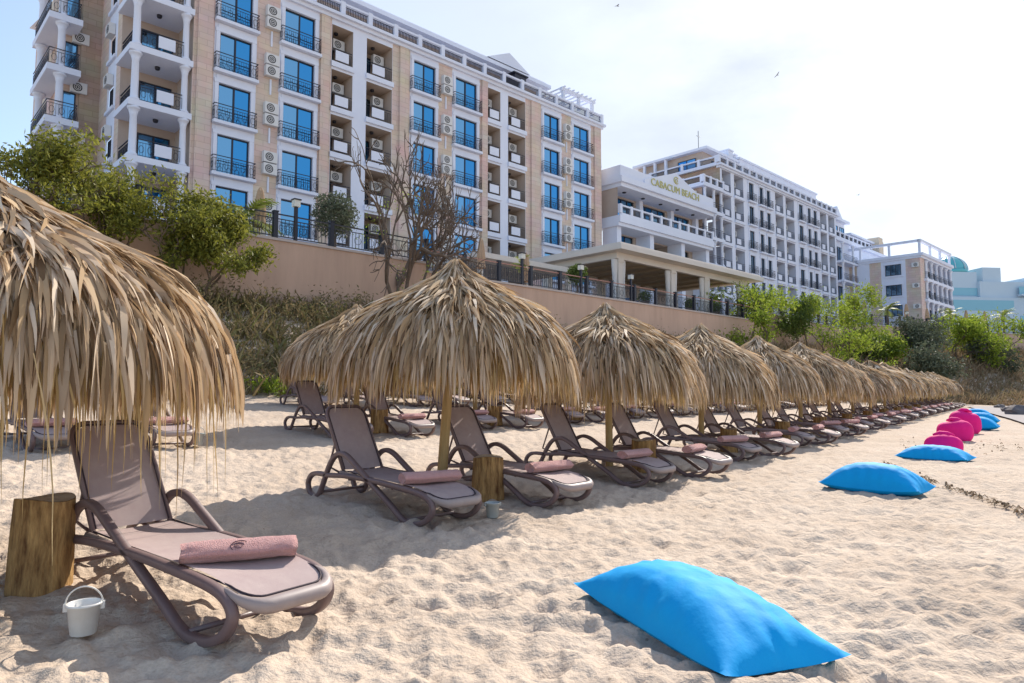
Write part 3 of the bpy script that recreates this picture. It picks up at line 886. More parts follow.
def ac_unit(root, x, y, z, double=True, axis='x'):
    mb = MB()
    for k in range(2 if double else 1):
        zz = z + k*.72
        if axis == 'x': mb.box(x-.42, x+.42, y-.32, y, zz, zz+.64)
        else: mb.box(x-.32, x, y-.42, y+.42, zz, zz+.64)
    o = mb.build('air_conditioner', M['ac'], root)
    f = MB()
    for k in range(2 if double else 1):
        zz = z + k*.72 + .32
        def P(a, r, e): return (x-.08+r*math.cos(a), y-.325-e, zz+r*math.sin(a)) if axis == 'x' else (x-.325-e, y-.08+r*math.cos(a), zz+r*math.sin(a))
        for r0, r1 in ((.0,.06),(.10,.15),(.19,.25)):
            n = 14; vs = [P(2*PI*j/n, r0, 0) for j in range(n)] + [P(2*PI*j/n, r1, 0) for j in range(n)]
            f.add(vs, [(j, (j+1) % n, n+(j+1) % n, n+j) for j in range(n)])
    f.build('fan_grille', M['dark'], o)

def column(root, x, y, z0, z1, r=.19, name='column'):
    mb = MB(); mb.lathe([(r*1.5,z0),(r*1.5,z0+.12),(r*1.15,z0+.18),(r*1.05,z0+.24),(r*.92,z1-.45),(r*1.05,z1-.42),(r,z1-.36),(r*1.45,z1-.14),(r*1.7,z1-.12),(r*1.7,z1)], 14, x, y)
    mb.build(name, M['render_white'], root)

def balustrade(root, x0, x1, y, z, step=2.1, axis='x', name='roof_balustrade'):
    """white posts and rails with dark ironwork between"""
    mb = MB(); ir = MB(); n = max(1, int(round((x1-x0)/step))); st = (x1-x0)/n
    def bx(m, a, b, c, d, w): 
        if axis == 'x': m.box(a, b, y-w, y+w, c, d)
        else: m.box(y-w, y+w, a, b, c, d)
    bx(mb, x0, x1, z, z+.22, .13); bx(mb, x0, x1, z+.84, z+.98, .12)
    for k in range(n+1): bx(mb, x0+k*st-.16, x0+k*st+.16, z+.22, z+1.04, .15)
    for k in range(n):
        a = x0+k*st+.16; b = x0+(k+1)*st-.16
        bx(ir, a, b, z+.30, z+.33, .02); bx(ir, a, b, z+.76, z+.79, .02)
        m = max(2, int((b-a)/.12))
        for j in range(m): bx(ir, a+(b-a)*(j+.3)/m, a+(b-a)*(j+.3)/m+.045, z+.33, z+.76, .012)
    o = mb.build(name, M['render_white'], root); ir.build('ironwork', M['iron'], o)

def build_facade(root, x0, x1, levels, top, bays, glass, stone='stone', inner='render_beige'):
    """levels: floor heights; bays: ('win'|'log'|'ac'|'white', x0, x1)"""
    ops = []; tr = MB(); white = []
    for kind, a, b in bays:
        if kind == 'win': white.append((a-.3, b+.3))
        if kind in ('log', 'white'): white.append((a-.02, b+.02))
        for L in levels:
            if kind == 'win':
                ops.append((a, b, L+.06, L+2.3, .16))
                window(root, a, b, L+.06, L+2.3, .11, glass)
                for (p, q) in ((a-.22, a-.002), (b+.002, b+.22)): tr.box(p, q, -.07, -.002, L+.02, L+2.52)
                tr.box(a-.26, b+.26, -.09, -.002, L+2.302, L+2.53)
                tr.box(a-.34, b+.34, -.36, -.003, L-.16, L+.02)
                tr.box(a-.12, b+.12, -.045, -.002, L-.58, L-.2)
                railing(root, a-.28, b+.28, -.31, -.02, L+.02)
            elif kind == 'log':
                ops.append((a, b, L, L+2.5, 1.9))
                w = min(1.6, (b-a)*.62) if glass == 'glass' else (b-a)*.86
                window(root, a+.15, a+.15+w, L+.02, L+2.15, 1.82, 'glass_dark' if glass != 'glass' or (int(a*7+L*3) % 2) else glass, 'balcony_door')
                railing(root, a+.03, b-.03, .03, .1, L, sides=False, curl=False)
                pn = MB(); pa = a+.25+((a*3.7+L) % 1)*.3; pn.box(pa, min(b-.12, pa+.95), -.06, -.002, L+.18, L+.82); pn.build('screen_panel', M['render_white'], root)
                ac_unit(root, b-.55, 1.2, L+1.45, False)
                cl = MB(); cl.lathe([(.11,L+2.36),(.14,L+2.42),(.14,L+2.498)], 10, (a+b)/2, .9); cl.build('ceiling_lamp', M['iron'], root)
            elif kind == 'ac':
                ac_unit(root, (a+b)/2, -.02, L+.55, True)
                tr.box((a+b)/2-.05, (a+b)/2+.05, -.08, -.002, L-.5, L+.45)
        if kind == 'log':
            for L in levels: tr.box(a-.06, b+.06, -.16, -.003, L-.34, L-.0)
    for L in levels:
        pass
    mb = MB()
    mi = lambda x, z: 1 if any(p < x < q for p, q in white) else 0
    # split the sheet along the white bands as well
    ops2 = list(ops)
    xs_extra = [v for w_ in white for v in w_ if x0 < v < x1]
    fake = [(v, v, levels[0], levels[0], 0) for v in xs_extra]
    opening_wall_x = MB()
    xs = sorted(set([x0, x1] + [o[0] for o in ops] + [o[1] for o in ops] + xs_extra)); xs = [x for x in xs if x0 <= x <= x1]
    zs = sorted(set([levels[0]-1.2, top] + [o[2] for o in ops] + [o[3] for o in ops]))
    for a, b in zip(xs, xs[1:]):
        for c, d in zip(zs, zs[1:]):
            xc, zc = (a+b)/2, (c+d)/2
            if any(o[0] < xc < o[1] and o[2] < zc < o[3] for o in ops): continue
            mb.quad((a,0,c),(b,0,c),(b,0,d),(a,0,d), mi(xc, zc))
    for (a, b, c, d, Y) in ops:
        r = 2 if Y > 1 else 1
        mb.quad((a,0,c),(a,Y,c),(a,Y,d),(a,0,d), r); mb.quad((b,0,c),(b,0,d),(b,Y,d),(b,Y,c), r)
        mb.quad((a,0,d),(a,Y,d),(b,Y,d),(b,0,d), r); mb.quad((a,0,c),(b,0,c),(b,Y,c),(a,Y,c), r)
        mb.quad((a,Y,c),(b,Y,c),(b,Y,d),(a,Y,d), r)
    mb.build('wall', [M[stone], M['render_white'], M[inner]], root)
    # cornice
    tr.box(x0-.3, x1+.3, -.20, .3, top-.42, top-.2); tr.box(x0-.45, x1+.45, -.42, .3, top-.198, top)
    return tr

def pilasters(root, spans, z0, z1):
    for a, b in spans:
        mb = MB(); mb.box(a, b, -.16, -.003, z0, z1); mb.build('pilaster', M['stone'], root)

def main_hotel():
    X0 = 10.0
    root = empty('hotel', tuple(NB*39.31), ROT_B)
    tag(root, 'six-storey hotel with bright blue windows, stone pillars and black balcony railings', 'hotel')
    LV = [7.5, 10.5, 13.5, 16.5, 19.5, 22.5]; TOP = 25.75
    bays = [('win',14.4,16.27),('ac',17.0,17.9),('win',18.28,20.3),('log',21.5,23.05),('white',23.05,24.1),('log',24.1,26.15),
            ('win',27.95,29.9),('ac',30.4,31.3),('win',31.78,33.9),('log',35.0,36.4),('white',36.4,37.25),('log',37.25,39.2),
            ('win',41.4,43.35),('ac',43.8,44.7),('win',45.2,47.3)]
    tr = build_facade(root, 12.95, 48.9, LV, TOP, bays, 'glass')
    pilasters(root, [(13.15,13.98),(20.68,21.28),(26.72,27.45),(34.35,34.93),(39.8,40.8),(48.0,48.9)], 6.5, TOP-.43)
    for k in range(1, 6): pass
    # corner loggia
    wl = MB()
    for L in LV:
        tr.box(9.75, 12.949, -.16, 2.55, L-.34, L)
        wl.quad((10.9,2.55,L),(12.95,2.55,L),(12.95,2.55,L+2.66),(10.9,2.55,L+2.66), 0); wl.quad((12.948,0,L),(12.948,2.55,L),(12.948,2.55,L+2.66),(12.948,0,L+2.66), 0)
        wl.quad((10.9,2.55,L),(10.0,2.55,L),(10.0,2.55,L+2.66),(10.9,2.55,L+2.66), 0)
        window(root, 10.95, 12.65, L+.02, L+2.15, 2.48, 'glass', 'balcony_door')
        column(root, 10.12, .15, L, L+2.66); column(root, 12.6, .12, L, L+2.66, .17)
        railing(root, 10.3, 12.45, -.02, 0, L, sides=False); railing(root, 10.02, 10.04, .3, 2.4, L, sides=True, name='side_railing')
        pn = MB(); pn.box(11.15, 12.0, -.11, -.05, L+.2, L+.84); pn.build('screen_panel', M['render_white'], root)
        cl = MB(); cl.lathe([(.11,L+2.5),(.14,L+2.57),(.14,L+2.655)], 10, 11.5, 1.2); cl.build('ceiling_lamp', M['iron'], root)
    tr.box(9.6, 13.2, -.42, 2.55, TOP-.198, TOP); tr.box(9.75, 12.94, -.2, 2.55, TOP-.42, TOP-.2)
    # side wall with small windows
    for L in LV:
        for y0, y1, z0, z1, m in ((2.55,3.4,L-.5,L+2.5,0),(5.2,7.0,L-.5,L+2.5,0)): wl.quad((10,y0,z0),(10,y1,z0),(10,y1,z1),(10,y0,z1), 1)
        wl.quad((10,3.4,L-.5),(10,5.2,L-.5),(10,5.2,L+.75),(10,3.4,L+.75), 2); wl.quad((10,3.4,L+1.95),(10,5.2,L+1.95),(10,5.2,L+2.5),(10,3.4,L+2.5), 2)
        wl.quad((10,3.4,L+.75),(10,3.85,L+.75),(10,3.85,L+1.95),(10,3.4,L+1.95), 2); wl.quad((10,4.75,L+.75),(10,5.2,L+.75),(10,5.2,L+1.95),(10,4.75,L+1.95), 2)
        window(root, 3.85, 4.75, L+.75, L+1.95, 10.06, 'glass_dark', 'side_window', 'y', 2)
        tr.box(9.86, 9.998, 3.45, 5.15, L+.55, L+.73)
        ac_unit(root, 9.98, 4.3, L+2.02, False, 'y')
        # set-back wing balconies
        tr.box(7.05, 8.7, 5.5, 10.5, L-.36, L)
        column(root, 7.75, 5.85, L, L+2.64, .2); column(root, 7.4, 9.8, L, L+2.64, .2)
        railing(root, 7.15, 8.6, 5.6, 10.3, L, sides=True)
        window(root, 8.12, 8.8, L+.02, L+2.2, 7.12, 'glass', 'balcony_door', 'x', 1)
        ac_unit(root, 8.9, 7.15, L+2.2, False)
    wl.quad((8.05,7.2,6.5),(10.0,7.2,6.5),(10.0,7.2,TOP),(8.05,7.2,TOP), 1); wl.quad((8.05,7.2,6.5),(8.05,16,6.5),(8.05,16,TOP),(8.05,7.2,TOP), 1)
    pb = MB(); pb.box(8.95, 10.0, 6.98, 7.18, 6.5, TOP); pb.build('pilaster', M['stone_brown'], root)
    # right end wall and roof
    wl.quad((48.9,0,6.5),(48.9,14,6.5),(48.9,14,TOP),(48.9,0,TOP), 1)
    wl.quad((9.6,.3,TOP+.004),(49.3,.3,TOP+.004),(49.3,16,TOP+.004),(7.6,16,TOP+.004), 2)
    wl.build('side_wall', [M['render_beige'], M['stone'], M['render_white']], root)
    for L in LV[1:]:                                # end loggias right of the last windows
        tr.box(48.9, 50.3, .9, 5, L-.3, L+.0); tr.box(48.91, 50.2, 1.0, 1.08, L, L+.8)
    column(root, 50.0, 1.2, 22.5, 25.4, .14)
    tr.build('trim', M['render_white'], root)
    balustrade(root, 9.8, 49.2, .05, TOP, 2.1)
    # penthouse
    ph = MB(); ph.box(13, 47, 3.4, 14, TOP, TOP+2.7); ph.build('penthouse', M['render_beige'], root)
    rf = MB(); rf.box(12, 44.5, 2.0, 14.5, TOP+2.7, TOP+3.0); rf.box(12.4, 44.1, 2.3, 14, TOP+3.0, TOP+3.25); rf.build('penthouse_roof', M['render_white'], root)
    for x in (17, 21.5, 26, 30.5, 35): window(root, x, x+2.2, TOP+.3, TOP+2.3, 3.33, 'glass', 'penthouse_window')
    pg = MB()
    for x in (44.7, 46.8, 48.7): pg.box(x-.12, x+.12, .6, .85, TOP+.95, TOP+2.2)
    pg.box(44.4, 49.0, .55, .9, TOP+2.2, TOP+2.45); pg.box(44.4, 49, 3.2, 3.5, TOP+2.2, TOP+2.45)
    for k in range(8): pg.box(44.6+k*.6, 44.72+k*.6, .4, 4, TOP+2.45, TOP+2.55)
    pg.build('pergola', M['render_white'], root)
    pd = MB()
    for yy in (2.2,): pd.add([(37.0,yy,TOP+3.25),(42.0,yy,TOP+3.25),(39.5,yy,TOP+4.4),(37.0,yy+4,TOP+3.25),(42.0,yy+4,TOP+3.25),(39.5,yy+4,TOP+4.4)], [(0,1,2),(3,5,4),(0,2,5,3),(2,1,4,5)])
    pd.build('pediment', M['render_white'], root)
    wt = MB(); wt.box(38.9, 40.2, .9, 2.1, TOP+1.5, TOP+2.0); wt.box(38.7, 40.4, .8, 2.2, TOP+2.0, TOP+2.1); wt.build('rooftop_unit', M['iron'], root)
main_hotel()

def middle_block():
    root = empty('entrance_building', tuple(NB*39.31), ROT_B)
    tag(root, 'three-storey entrance building with a lettered gable between the two hotels', 'building')
    a, b = 50.2, 66.4
    wl = MB()
    ops = [(51.4,55.2,17.35,19.8,.25),(56.2,60.6,17.35,19.8,.25),(61.4,65.2,17.35,19.8,.25),(51.4,55.0,13.2,16.2,.25),(56.0,61.0,12.6,16.2,1.5),(61.8,65.0,13.2,16.2,.25),(52,64.5,8,11.5,2.0)]
    opening_wall(wl, a, b, 6.5, 21.0, ops, .8, lambda x, z: 0, 0)
    wl.quad((a,-1,16.8),(a,3,16.8),(a,3,21),(a,-1,21), 0); wl.quad((b,.8,6.5),(b,12,6.5),(b,12,21),(b,.8,21), 0)
    wl.build('wall', M['render_beige'], root)
    for o in ops[:3]: window(root, o[0], o[1], o[2], o[3], .98, 'glass', div=4)
    window(root, 51.4, 55.0, 13.2, 16.2, .98, 'glass', div=3); window(root, 61.8, 65.0, 13.2, 16.2, .98, 'glass_dark', div=3); window(root, 56.0, 61.0, 12.6, 16.2, 2.2, 'glass_dark', 'glass_door', div=4)
    for x in (50.5, 55.7, 61.2, 66.0):
        mb = MB(); mb.box(x-.32, x+.32, -.9, .78, 6.5, 16.6); mb.box(x-.28, x+.28, .3, .78, 17.25, 20.2); mb.build('column', M['render_white'], root)
    mb = MB(); mb.box(a-.3, b, -1.5, .79, 16.6, 17.25); mb.box(a-.3,b,-1.3,.79,16.3,16.6); mb.build('balcony_slab', M['render_white'], root)
    mb = MB(); mb.box(a-.4, b+.2, -1.8, .79, 20.3, 20.85); mb.box(a-.1, b, -1.5, .79, 19.95, 20.3); mb.build('cornice', M['render_white'], root)
    mb = MB(); mb.box(a-.2, b, -1.5, 6, 20.85, 21.9); mb.build('parapet', M['render_white'], root)
    balustrade(root, a-.1, b-.2, -1.35, 17.25, 1.6, name='balcony_balustrade')
    pd = MB(); pd.add([(53.6,-1.62,20.86),(64.4,-1.62,20.86),(64.4,-1.62,21.3),(59.0,-1.62,23.1),(53.6,-1.62,21.3),(53.6,1,20.86),(64.4,1,20.86),(64.4,1,21.3),(59,1,23.1),(53.6,1,21.3)],
                      [(0,1,2,3,4),(5,9,8,7,6),(4,3,8,9),(3,2,7,8),(0,4,9,5),(1,6,7,2)])
    pd.build('gable', M['render_white'], root)
    cu = bpy.data.curves.new('sign_lettering', 'FONT'); cu.body = 'CABACUM BEACH'; cu.size = 1.15; cu.extrude = .025; cu.align_x = 'CENTER'; cu.space_character = 1.02
    cu.materials.append(M['sign'])
    tmp = bpy.data.objects.new('lettering', cu); col.objects.link(tmp); dg = bpy.context.evaluated_depsgraph_get(); sm_ = bpy.data.meshes.new_from_object(tmp.evaluated_get(dg)); bpy.data.objects.remove(tmp)
    s = link('sign_lettering', sm_, root, (58.9, -1.68, 20.98)); s.rotation_euler = (PI/2, 0, 0); s.scale = (.9, .85, 1)
    em = MB(); em.tube([(59+.42*math.cos(t), -1.66, 22.3+.33*math.sin(t)) for t in [PI*.25+PI*1.5*k/14 for k in range(15)]], .05, 6); em.tube([(59+.2*math.cos(t), -1.66, 22.28+.15*math.sin(t)) for t in [2*PI*k/10 for k in range(10)]], .035, 6, closed=True)
    em.build('sign_emblem', M['sign'], root)
    for x in (52, 55, 58, 61, 64):
        cl = MB(); cl.lathe([(.16,19.86),(.2,19.9),(.2,19.948)], 10, x, -.4); cl.build('ceiling_lamp', M['iron'], root)
middle_block()

def second_hotel():
    root = empty('hotel', tuple(NB*39.31), ROT_B)
    tag(root, 'white hotel with many small balconies and stepped left corner, behind the pavilion', 'hotel')
    LV = [9.2, 12.2, 15.2, 18.2, 21.2, 24.1]; TOP = 27.1
    bays = [('log',71.0,73.0),('log',73.8,76.0),('win',77.3,78.5),('win',80.0,81.0),('win',81.9,82.9),('log',84.3,86.6),('log',87.3,89.8),
            ('win',91.2,92.5),('win',94.0,95.0),('win',95.9,97.0),('log',98.2,100.4),('log',101.1,103.3)]
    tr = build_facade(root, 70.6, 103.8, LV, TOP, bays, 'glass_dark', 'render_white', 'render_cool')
    wl = MB()
    wl.quad((70.6,0,21.5),(70.6,12,21.5),(70.6,12,TOP),(70.6,0,TOP), 1); wl.quad((66.6,0,6.5),(66.6,12,6.5),(66.6,12,23.9),(66.6,0,23.9), 1)
    wl.quad((66.6,1.9,6.5),(70.6,1.9,6.5),(70.6,1.9,23.9),(66.6,1.9,23.9), 2)
    wl.quad((66.2,-.2,23.85),(70.6,-.2,23.85),(70.6,12,23.85),(66.2,12,23.85), 2); wl.quad((70.2,.3,TOP+.004),(104.1,.3,TOP+.004),(104.1,14,TOP+.004),(70.2,14,TOP+.004), 2)
    wl.quad((103.8,0,6.5),(103.8,14,6.5),(103.8,14,TOP),(103.8,0,TOP), 2)
    wl.build('side_wall', [M['render_beige'], M['stone_brown'], M['render_white']], root)
    for L in LV[:5]:
        tr.box(66.2, 70.59, -.5, 1.88, L-.36, L)
        column(root, 66.9, -.15, L, L+2.62, .18); column(root, 68.7, -.2, L, L+2.62, .18); column(root, 70.3, -.2, L, L+2.62, .18)
        railing(root, 66.4, 70.4, -.38, .2, L, sides=True, curl=False)
        window(root, 67.2, 68.6, L+.05, L+2.2, 1.8, 'glass_dark', 'balcony_door'); window(root, 69.0, 70.2, L+.05, L+2.2, 1.8, 'glass_dark', 'balcony_door')
        ac_unit(root, 66.55, 1.0, L+1.4, False, 'y')
    tr.box(66.0, 70.59, -.6, 12, 23.6, 23.85); tr.box(70.1, 70.59, -.4, 12, TOP-.2, TOP)
    tr.build('trim', M['render_white'], root)
    balustrade(root, 66.3, 70.4, -.4, 23.86, 1.4); balustrade(root, -.2, 11.5, 66.3, 23.86, 2.4, 'y', 'side_balustrade')
    balustrade(root, 70.4, 104, .0, TOP+.01, 1.75); balustrade(root, .3, 11.5, 70.4, TOP+.01, 2.4, 'y', 'side_balustrade')
    ph = MB(); ph.box(73, 101, 3.6, 13, TOP, TOP+3.0); ph.build('penthouse', M['render_beige'], root)
    rf = MB(); rf.box(72.3, 80, 2.6, 13.4, TOP+3.0, TOP+3.3); rf.build('penthouse_roof', M['render_white'], root)
    window(root, 4.5, 7.0, TOP+.2, TOP+2.4, 72.95, 'glass', 'penthouse_window', 'y'); window(root, 75, 77.5, TOP+.3, TOP+2.3, 3.54, 'glass_dark', 'penthouse_window')
    # crown wall with round-headed holes
    cw = MB(); xs = 80.2; n = 10
    ops = [(81+2.25*k, 82.0+2.25*k, TOP+2.2, TOP+2.9, .25) for k in range(n)]
    opening_w = MB()
    X = sorted([80.2, 103.5] + [o[0] for o in ops] + [o[1] for o in ops]); Z = [TOP+.0, TOP+2.2, TOP+2.9, TOP+3.5]
    for a, b in zip(X, X[1:]):
        for c, d in zip(Z, Z[1:]):
            if any(o[0] < (a+b)/2 < o[1] and o[2] < (c+d)/2 < o[3] for o in ops): continue
            cw.box(a, b, 2.6, 2.85, c, d)
    cw.box(80.0, 103.7, 2.45, 3.0, TOP+3.5, TOP+3.75)
    cw.build('crown_wall', M['render_white'], root)
    for a, b, h in ((78.2, 79.3, 1.0), (79.6, 80.4, .7)):
        mb = MB(); mb.box(a, b, 3, 4.2, TOP+3.3, TOP+3.3+h); mb.box(a-.1, b+.1, 2.9, 4.3, TOP+3.3+h, TOP+3.45+h); mb.build('chimney', M['render_white'], root)
    mb = MB(); mb.tube([(72.8,4,TOP+3.3),(72.8,4,TOP+5.6)], .035, 6); mb.tube([(72.4,4,TOP+4.9),(73.2,4,TOP+4.9)], .025, 6); mb.build('antenna', M['iron'], root)
    pc = MB()
    for y in (8.2, 9.8, 11.4): pc.box(72.2, 72.5, y, y+.3, TOP+.9, TOP+2.9)
    pc.box(72.0, 72.7, 7.6, 12, TOP+2.9, TOP+3.1); pc.build('pergola', M['render_white'], root)
second_hotel()

def third_hotel():
    root = empty('hotel', tuple(NB*39.31), ROT_B)
    tag(root, 'low beige three-storey hotel wing with open roof frame, furthest along the terrace', 'hotel')
    wl = MB(); tr = MB(); X = 109.8
    # stepped blocks joining the white hotel
    LV = [8.5, 11.5, 14.5, 17.5, 20.4]
    wl.quad((104,.5,6.5),(X+20,.5,6.5),(X+20,.5,24),(104,.5,24), 1); wl.quad((104,.5,24),(X+20,.5,24),(X+20,9,24),(104,9,24), 2)
    for L in LV[1:]:
        tr.box(104, X-.02, -.9, .48, L-.3, L); railing(root, 104.2, X-.1, -.8, -.7, L, sides=False, curl=False)
        window(root, 105.2, 107.2, L+.1, L+2.3, .42, 'glass_dark'); column(root, 104.4, -.6, L, L+2.66, .16); column(root, 108.4, -.6, L, L+2.66, .16)
    tr.box(103.9, X+20.2, .0, .5, 23.55, 24)
    wl.quad((105,2.2,24),(113,2.2,24),(113,2.2,27.6),(105,2.2,27.6), 1); wl.quad((105,2.2,24),(105,9,24),(105,9,27.6),(105,2.2,27.6), 1); wl.quad((113,2.2,24),(113,9,24),(113,9,27.6),(113,2.2,27.6), 1)
    tr.box(104.5, 113.5, 1.5, 9.2, 27.6, 28.0); tr.add([(107,1.7,28.0),(111.2,1.7,28.0),(109.1,1.7,29.8),(107,6,28.0),(111.2,6,28.0),(109.1,6,29.8)], [(0,1,2),(3,5,4),(0,2,5,3),(2,1,4,5)])
    wl.quad((113,1.6,24),(124,1.6,24),(124,1.6,25.9),(113,1.6,25.9), 1); tr.box(113.01, 124.3, 1.2, 9, 25.9, 26.2)
    for x in (105.8, 108.4, 111): window(root, x, x+1.7, 24.3, 26.9, 2.13, 'glass', 'penthouse_window')
    for x in (114, 117.3, 120.6): window(root, x, x+1.9, 24.2, 25.7, 1.53, 'glass_dark', 'penthouse_window')
    balustrade(root, 104.2, X+8, .3, 24.0, 1.8)
    # side face of the projecting wing (faces the camera) : x = X, y from -9.2 to 3
    segs = [(-9.2,-7.3,0),(-7.3,-4.0,2),(-4.0,-2.4,0),(-2.4,-.6,2),(-.6,3.0,0)]
    for y0, y1, m in segs: wl.quad((X,y0,6.5),(X,y1,6.5),(X,y1,20.6),(X,y0,20.6), m)
    for L in (11.5, 14.5, 17.5):
        window(root, -6.7, -4.6, L+.6, L+2.2, X-.06, 'glass_dark', 'side_window', 'y', 3)
        tr.box(X-.14, X-.005, -6.95, -4.35, L+.38, L+.58); tr.box(X-.1, X-.005, -6.9, -4.4, L+2.22, L+2.42)
        ac_unit(root, X-.02, -8.6, L+1.5, False, 'y')
        tr.box(X-1.2, X-.01, .2, 2.6, L-.3, L); window(root, .7, 2.2, L+.1, L+2.2, X-.06, 'glass_dark', 'side_window', 'y', 3)
        railing(root, X-1.1, X-1.08, .3, 2.5, L, sides=True, curl=False)
    # front with loggias
    wl.quad((X,-9.2,6.5),(X+2,-9.2,6.5),(X+2,-9.2,20.6),(X,-9.2,20.6), 0); wl.quad((X+2,-7.4,6.5),(X+15,-7.4,6.5),(X+15,-7.4,20.6),(X+2,-7.4,20.6), 1)
    for L in (8.5, 11.5, 14.5, 17.5):
        tr.box(X+1.6, X+15.3, -9.6, -7.42, L-.4, L)
        for k in range(6): column(root, X+2.3+k*2.5, -9.3, L, L+2.58, .2)
        for k in range(5):
            window(root, X+2.8+k*2.5, X+4.3+k*2.5, L+.1, L+2.2, -7.48, 'glass_dark', 'balcony_door')
        railing(root, X+2.0, X+15.1, -9.5, -8, L, sides=True, curl=False)
    tr.box(X-.3, X+15.5, -9.7, 3, 20.6, 21.0); tr.box(X-.15, X+15.4, -9.4, 3, 20.3, 20.6)
    wl.quad((X,-9.2,21.01),(X+15,-9.2,21.01),(X+15,3,21.01),(X,3,21.01), 2)
    wl.quad((X+15,-9.2,6.5),(X+15,6,6.5),(X+15,6,20.6),(X+15,-9.2,20.6), 1)
    wl.build('wall', [M['stone'], M['render_white'], M['render_white']], root)
    tr.build('trim', M['render_white'], root)
    pg = MB()
    for y in (-9.2,-5.2,-1.2,2.4): pg.box(X-.15, X+.15, y-.15, y+.15, 21, 22.6)
    for x in (5, 10, 15): pg.box(X+x-.15, X+x+.15, -9.35, -9.05, 21, 22.6)
    pg.box(X-.25, X+.25, -9.45, 2.7, 22.6, 22.95); pg.box(X-.25, X+15.4, -9.47, -9.0, 22.62, 22.97); pg.build('roof_frame', M['render_white'], root)
    tw = MB(); tw.box(X+13.6, X+15.4, .52, 3.5, 20, 27.0); tw.box(X+15.41, X+16.6, .8, 3, 20, 26.6); tw.build('lift_tower', M['sandstone_tower'], root)
third_hotel()

def far_hotel():
    c = Vector((150, 200, 0)); root = empty('distant_hotel', (128, 205, 0), math.radians(6))
    tag(root, 'haze-tinted pale blue distant hotel with a turquoise glass dome at the right edge', 'hotel')
    mb = MB(); mb.box(-2, 70, 0, 30, 4, 29.5); mb.box(-1, 14, 2, 20, 29.5, 37.5); mb.box(14, 30, 1, 20, 29.5, 34.5); mb.box(30, 70, 2, 20, 29.5, 36); mb.box(16, 22, 2, 10, 34.5, 39); mb.build('wall', M['far_render_hazed'], root)
    for k in range(5):
        z = 6 + k*5.2 if k < 4 else 30.5
        g = MB(); g.box(26, 70, -.12, -.02, z, z+2.4); g.build('window_band', M['far_glass'], root)
        s = MB(); s.box(25.5, 70, -1.6, -.02, z-.5, z); s.build('balcony_slab', M['far_render_hazed'], root)
    for z0, z1, x0, x1 in ((25.5,28.6,-2.1,24),(30.2,32.6,-1.1,13.9)):
        g = MB(); g.box(x0, x1, (1.88 if z0 > 29 else -.12), (1.98 if z0 > 29 else -.02), z0, z1); g.build('window_band', M['far_glass'], root)
    d = MB(); prof = [(5.0,37.5),(5.0,38.6)] + [(4.9*math.cos(a), 38.6+4.4*math.sin(a)) for a in [PI/2*k/8 for k in range(8)]] + [(.05,43.0)]
    d.lathe(prof, 20, 9, 7); dm = d.build('dome', M['glass_turq'], root)
    r = MB()
    for k in range(10):
        a0 = 2*PI*k/10
        r.tube([(9+4.98*math.cos(a)*math.cos(a0), 7+4.98*math.cos(a)*math.sin(a0), 38.6+4.48*math.sin(a)) for a in [PI/2*j/8 for j in range(9)]], .14, 5)
    r.build('dome_ribs', M['far_render_hazed'], dm)
far_hotel()

# ------------------------------------------------------------------ pavilion
def pavilion():
    D0 = 27.9
    root = empty('pavilion', tuple(NB*D0 + Vector((0,0,6.7))), ROT_B)
    tag(root, 'flat-roofed terrace pavilion with tied white curtains on its columns', 'pavilion')
    x0, x1, y1 = 36.3, 53.6, 6.6
    rf = MB(); rf.box(x0-1.0, x1+1.2, -1.2, y1+1.0, 3.62, 3.95); rf.box(x0-.8, x1+1.0, -1.0, y1+.8, 3.95, 4.12); rf.build('roof', M['canopy_white'], root)
    bm_ = MB(); bm_.box(x0-.3, x1+.35, -.3, -.02, 3.2, 3.618); bm_.box(x0-.3, x0-.02, -.02, y1, 3.2, 3.618); bm_.box(x0-.3, x1+.3, y1, y1+.3, 3.2, 3.618); bm_.build('beam', M['canopy_white'], root)
    un = MB(); un.box(x0, x1, 0, y1-.02, 3.50, 3.616)
    for k in range(9): un.box(x0+.5+k*1.9, x0+.7+k*1.9, .02, y1-.04, 3.34, 3.498)
    un.build('ceiling_lining', M['canopy_under'], root)
    for x in (36.5, 42.7, 47.3, 53.0):
        for y in (0.0, y1-.2):
            mb = MB(); w = .24; mb.box(x-w, x+w, y-w, y+w, 0, 3.2); mb.box(x-w-.06, x+w+.06, y-w-.06, y+w+.06, 0, .35); mb.box(x-w-.06, x+w+.06, y-w-.06, y+w+.06, 3.0, 3.199); mb.build('column', M['canopy_white'], root)
        for sx in (-1, 1):
            if x == 36.5 and sx < 0: pass
            cu = MB(); n = 10; vs = []
            for j in range(13):
                q = j/12; z = 3.15 - 3.0*q
                w = .36 - .24*math.sin(PI*min(1, q/.62)*.5)**2 if q < .62 else .12 + .10*(q-.62)/.38
                for k in range(n):
                    a = 2*PI*k/n; fo = 1 + .18*math.sin(5*a)
                    vs.append((x + sx*(.42 + .05*q) + w*.8*math.cos(a)*fo, -.05 + .16*math.sin(a)*fo, z))
            cu.add(vs, [(j*n+k, j*n+(k+1) % n, (j+1)*n+(k+1) % n, (j+1)*n+k) for j in range(12) for k in range(n)], 0, True)
            cu.build('curtain', M['curtain'], root)
pavilion()

def low_canopy():
    p = NB*29.0
    root = empty('low_canopy', tuple(p + Vector((0,0,6.7))), ROT_B); tag(root, 'low flat beige canopy roof left of the curtained pavilion', 'canopy')
    mb = MB(); mb.box(25.2, 33.5, 0, 5, 2.05, 2.35); mb.build('roof', M['canopy_white'], root)
    for x in (25.6, 29.3, 33.1):
        mb = MB(); mb.box(x-.12, x+.12, .2, .45, 0, 2.048); mb.build('post', M['canopy_white'], root)
low_canopy()

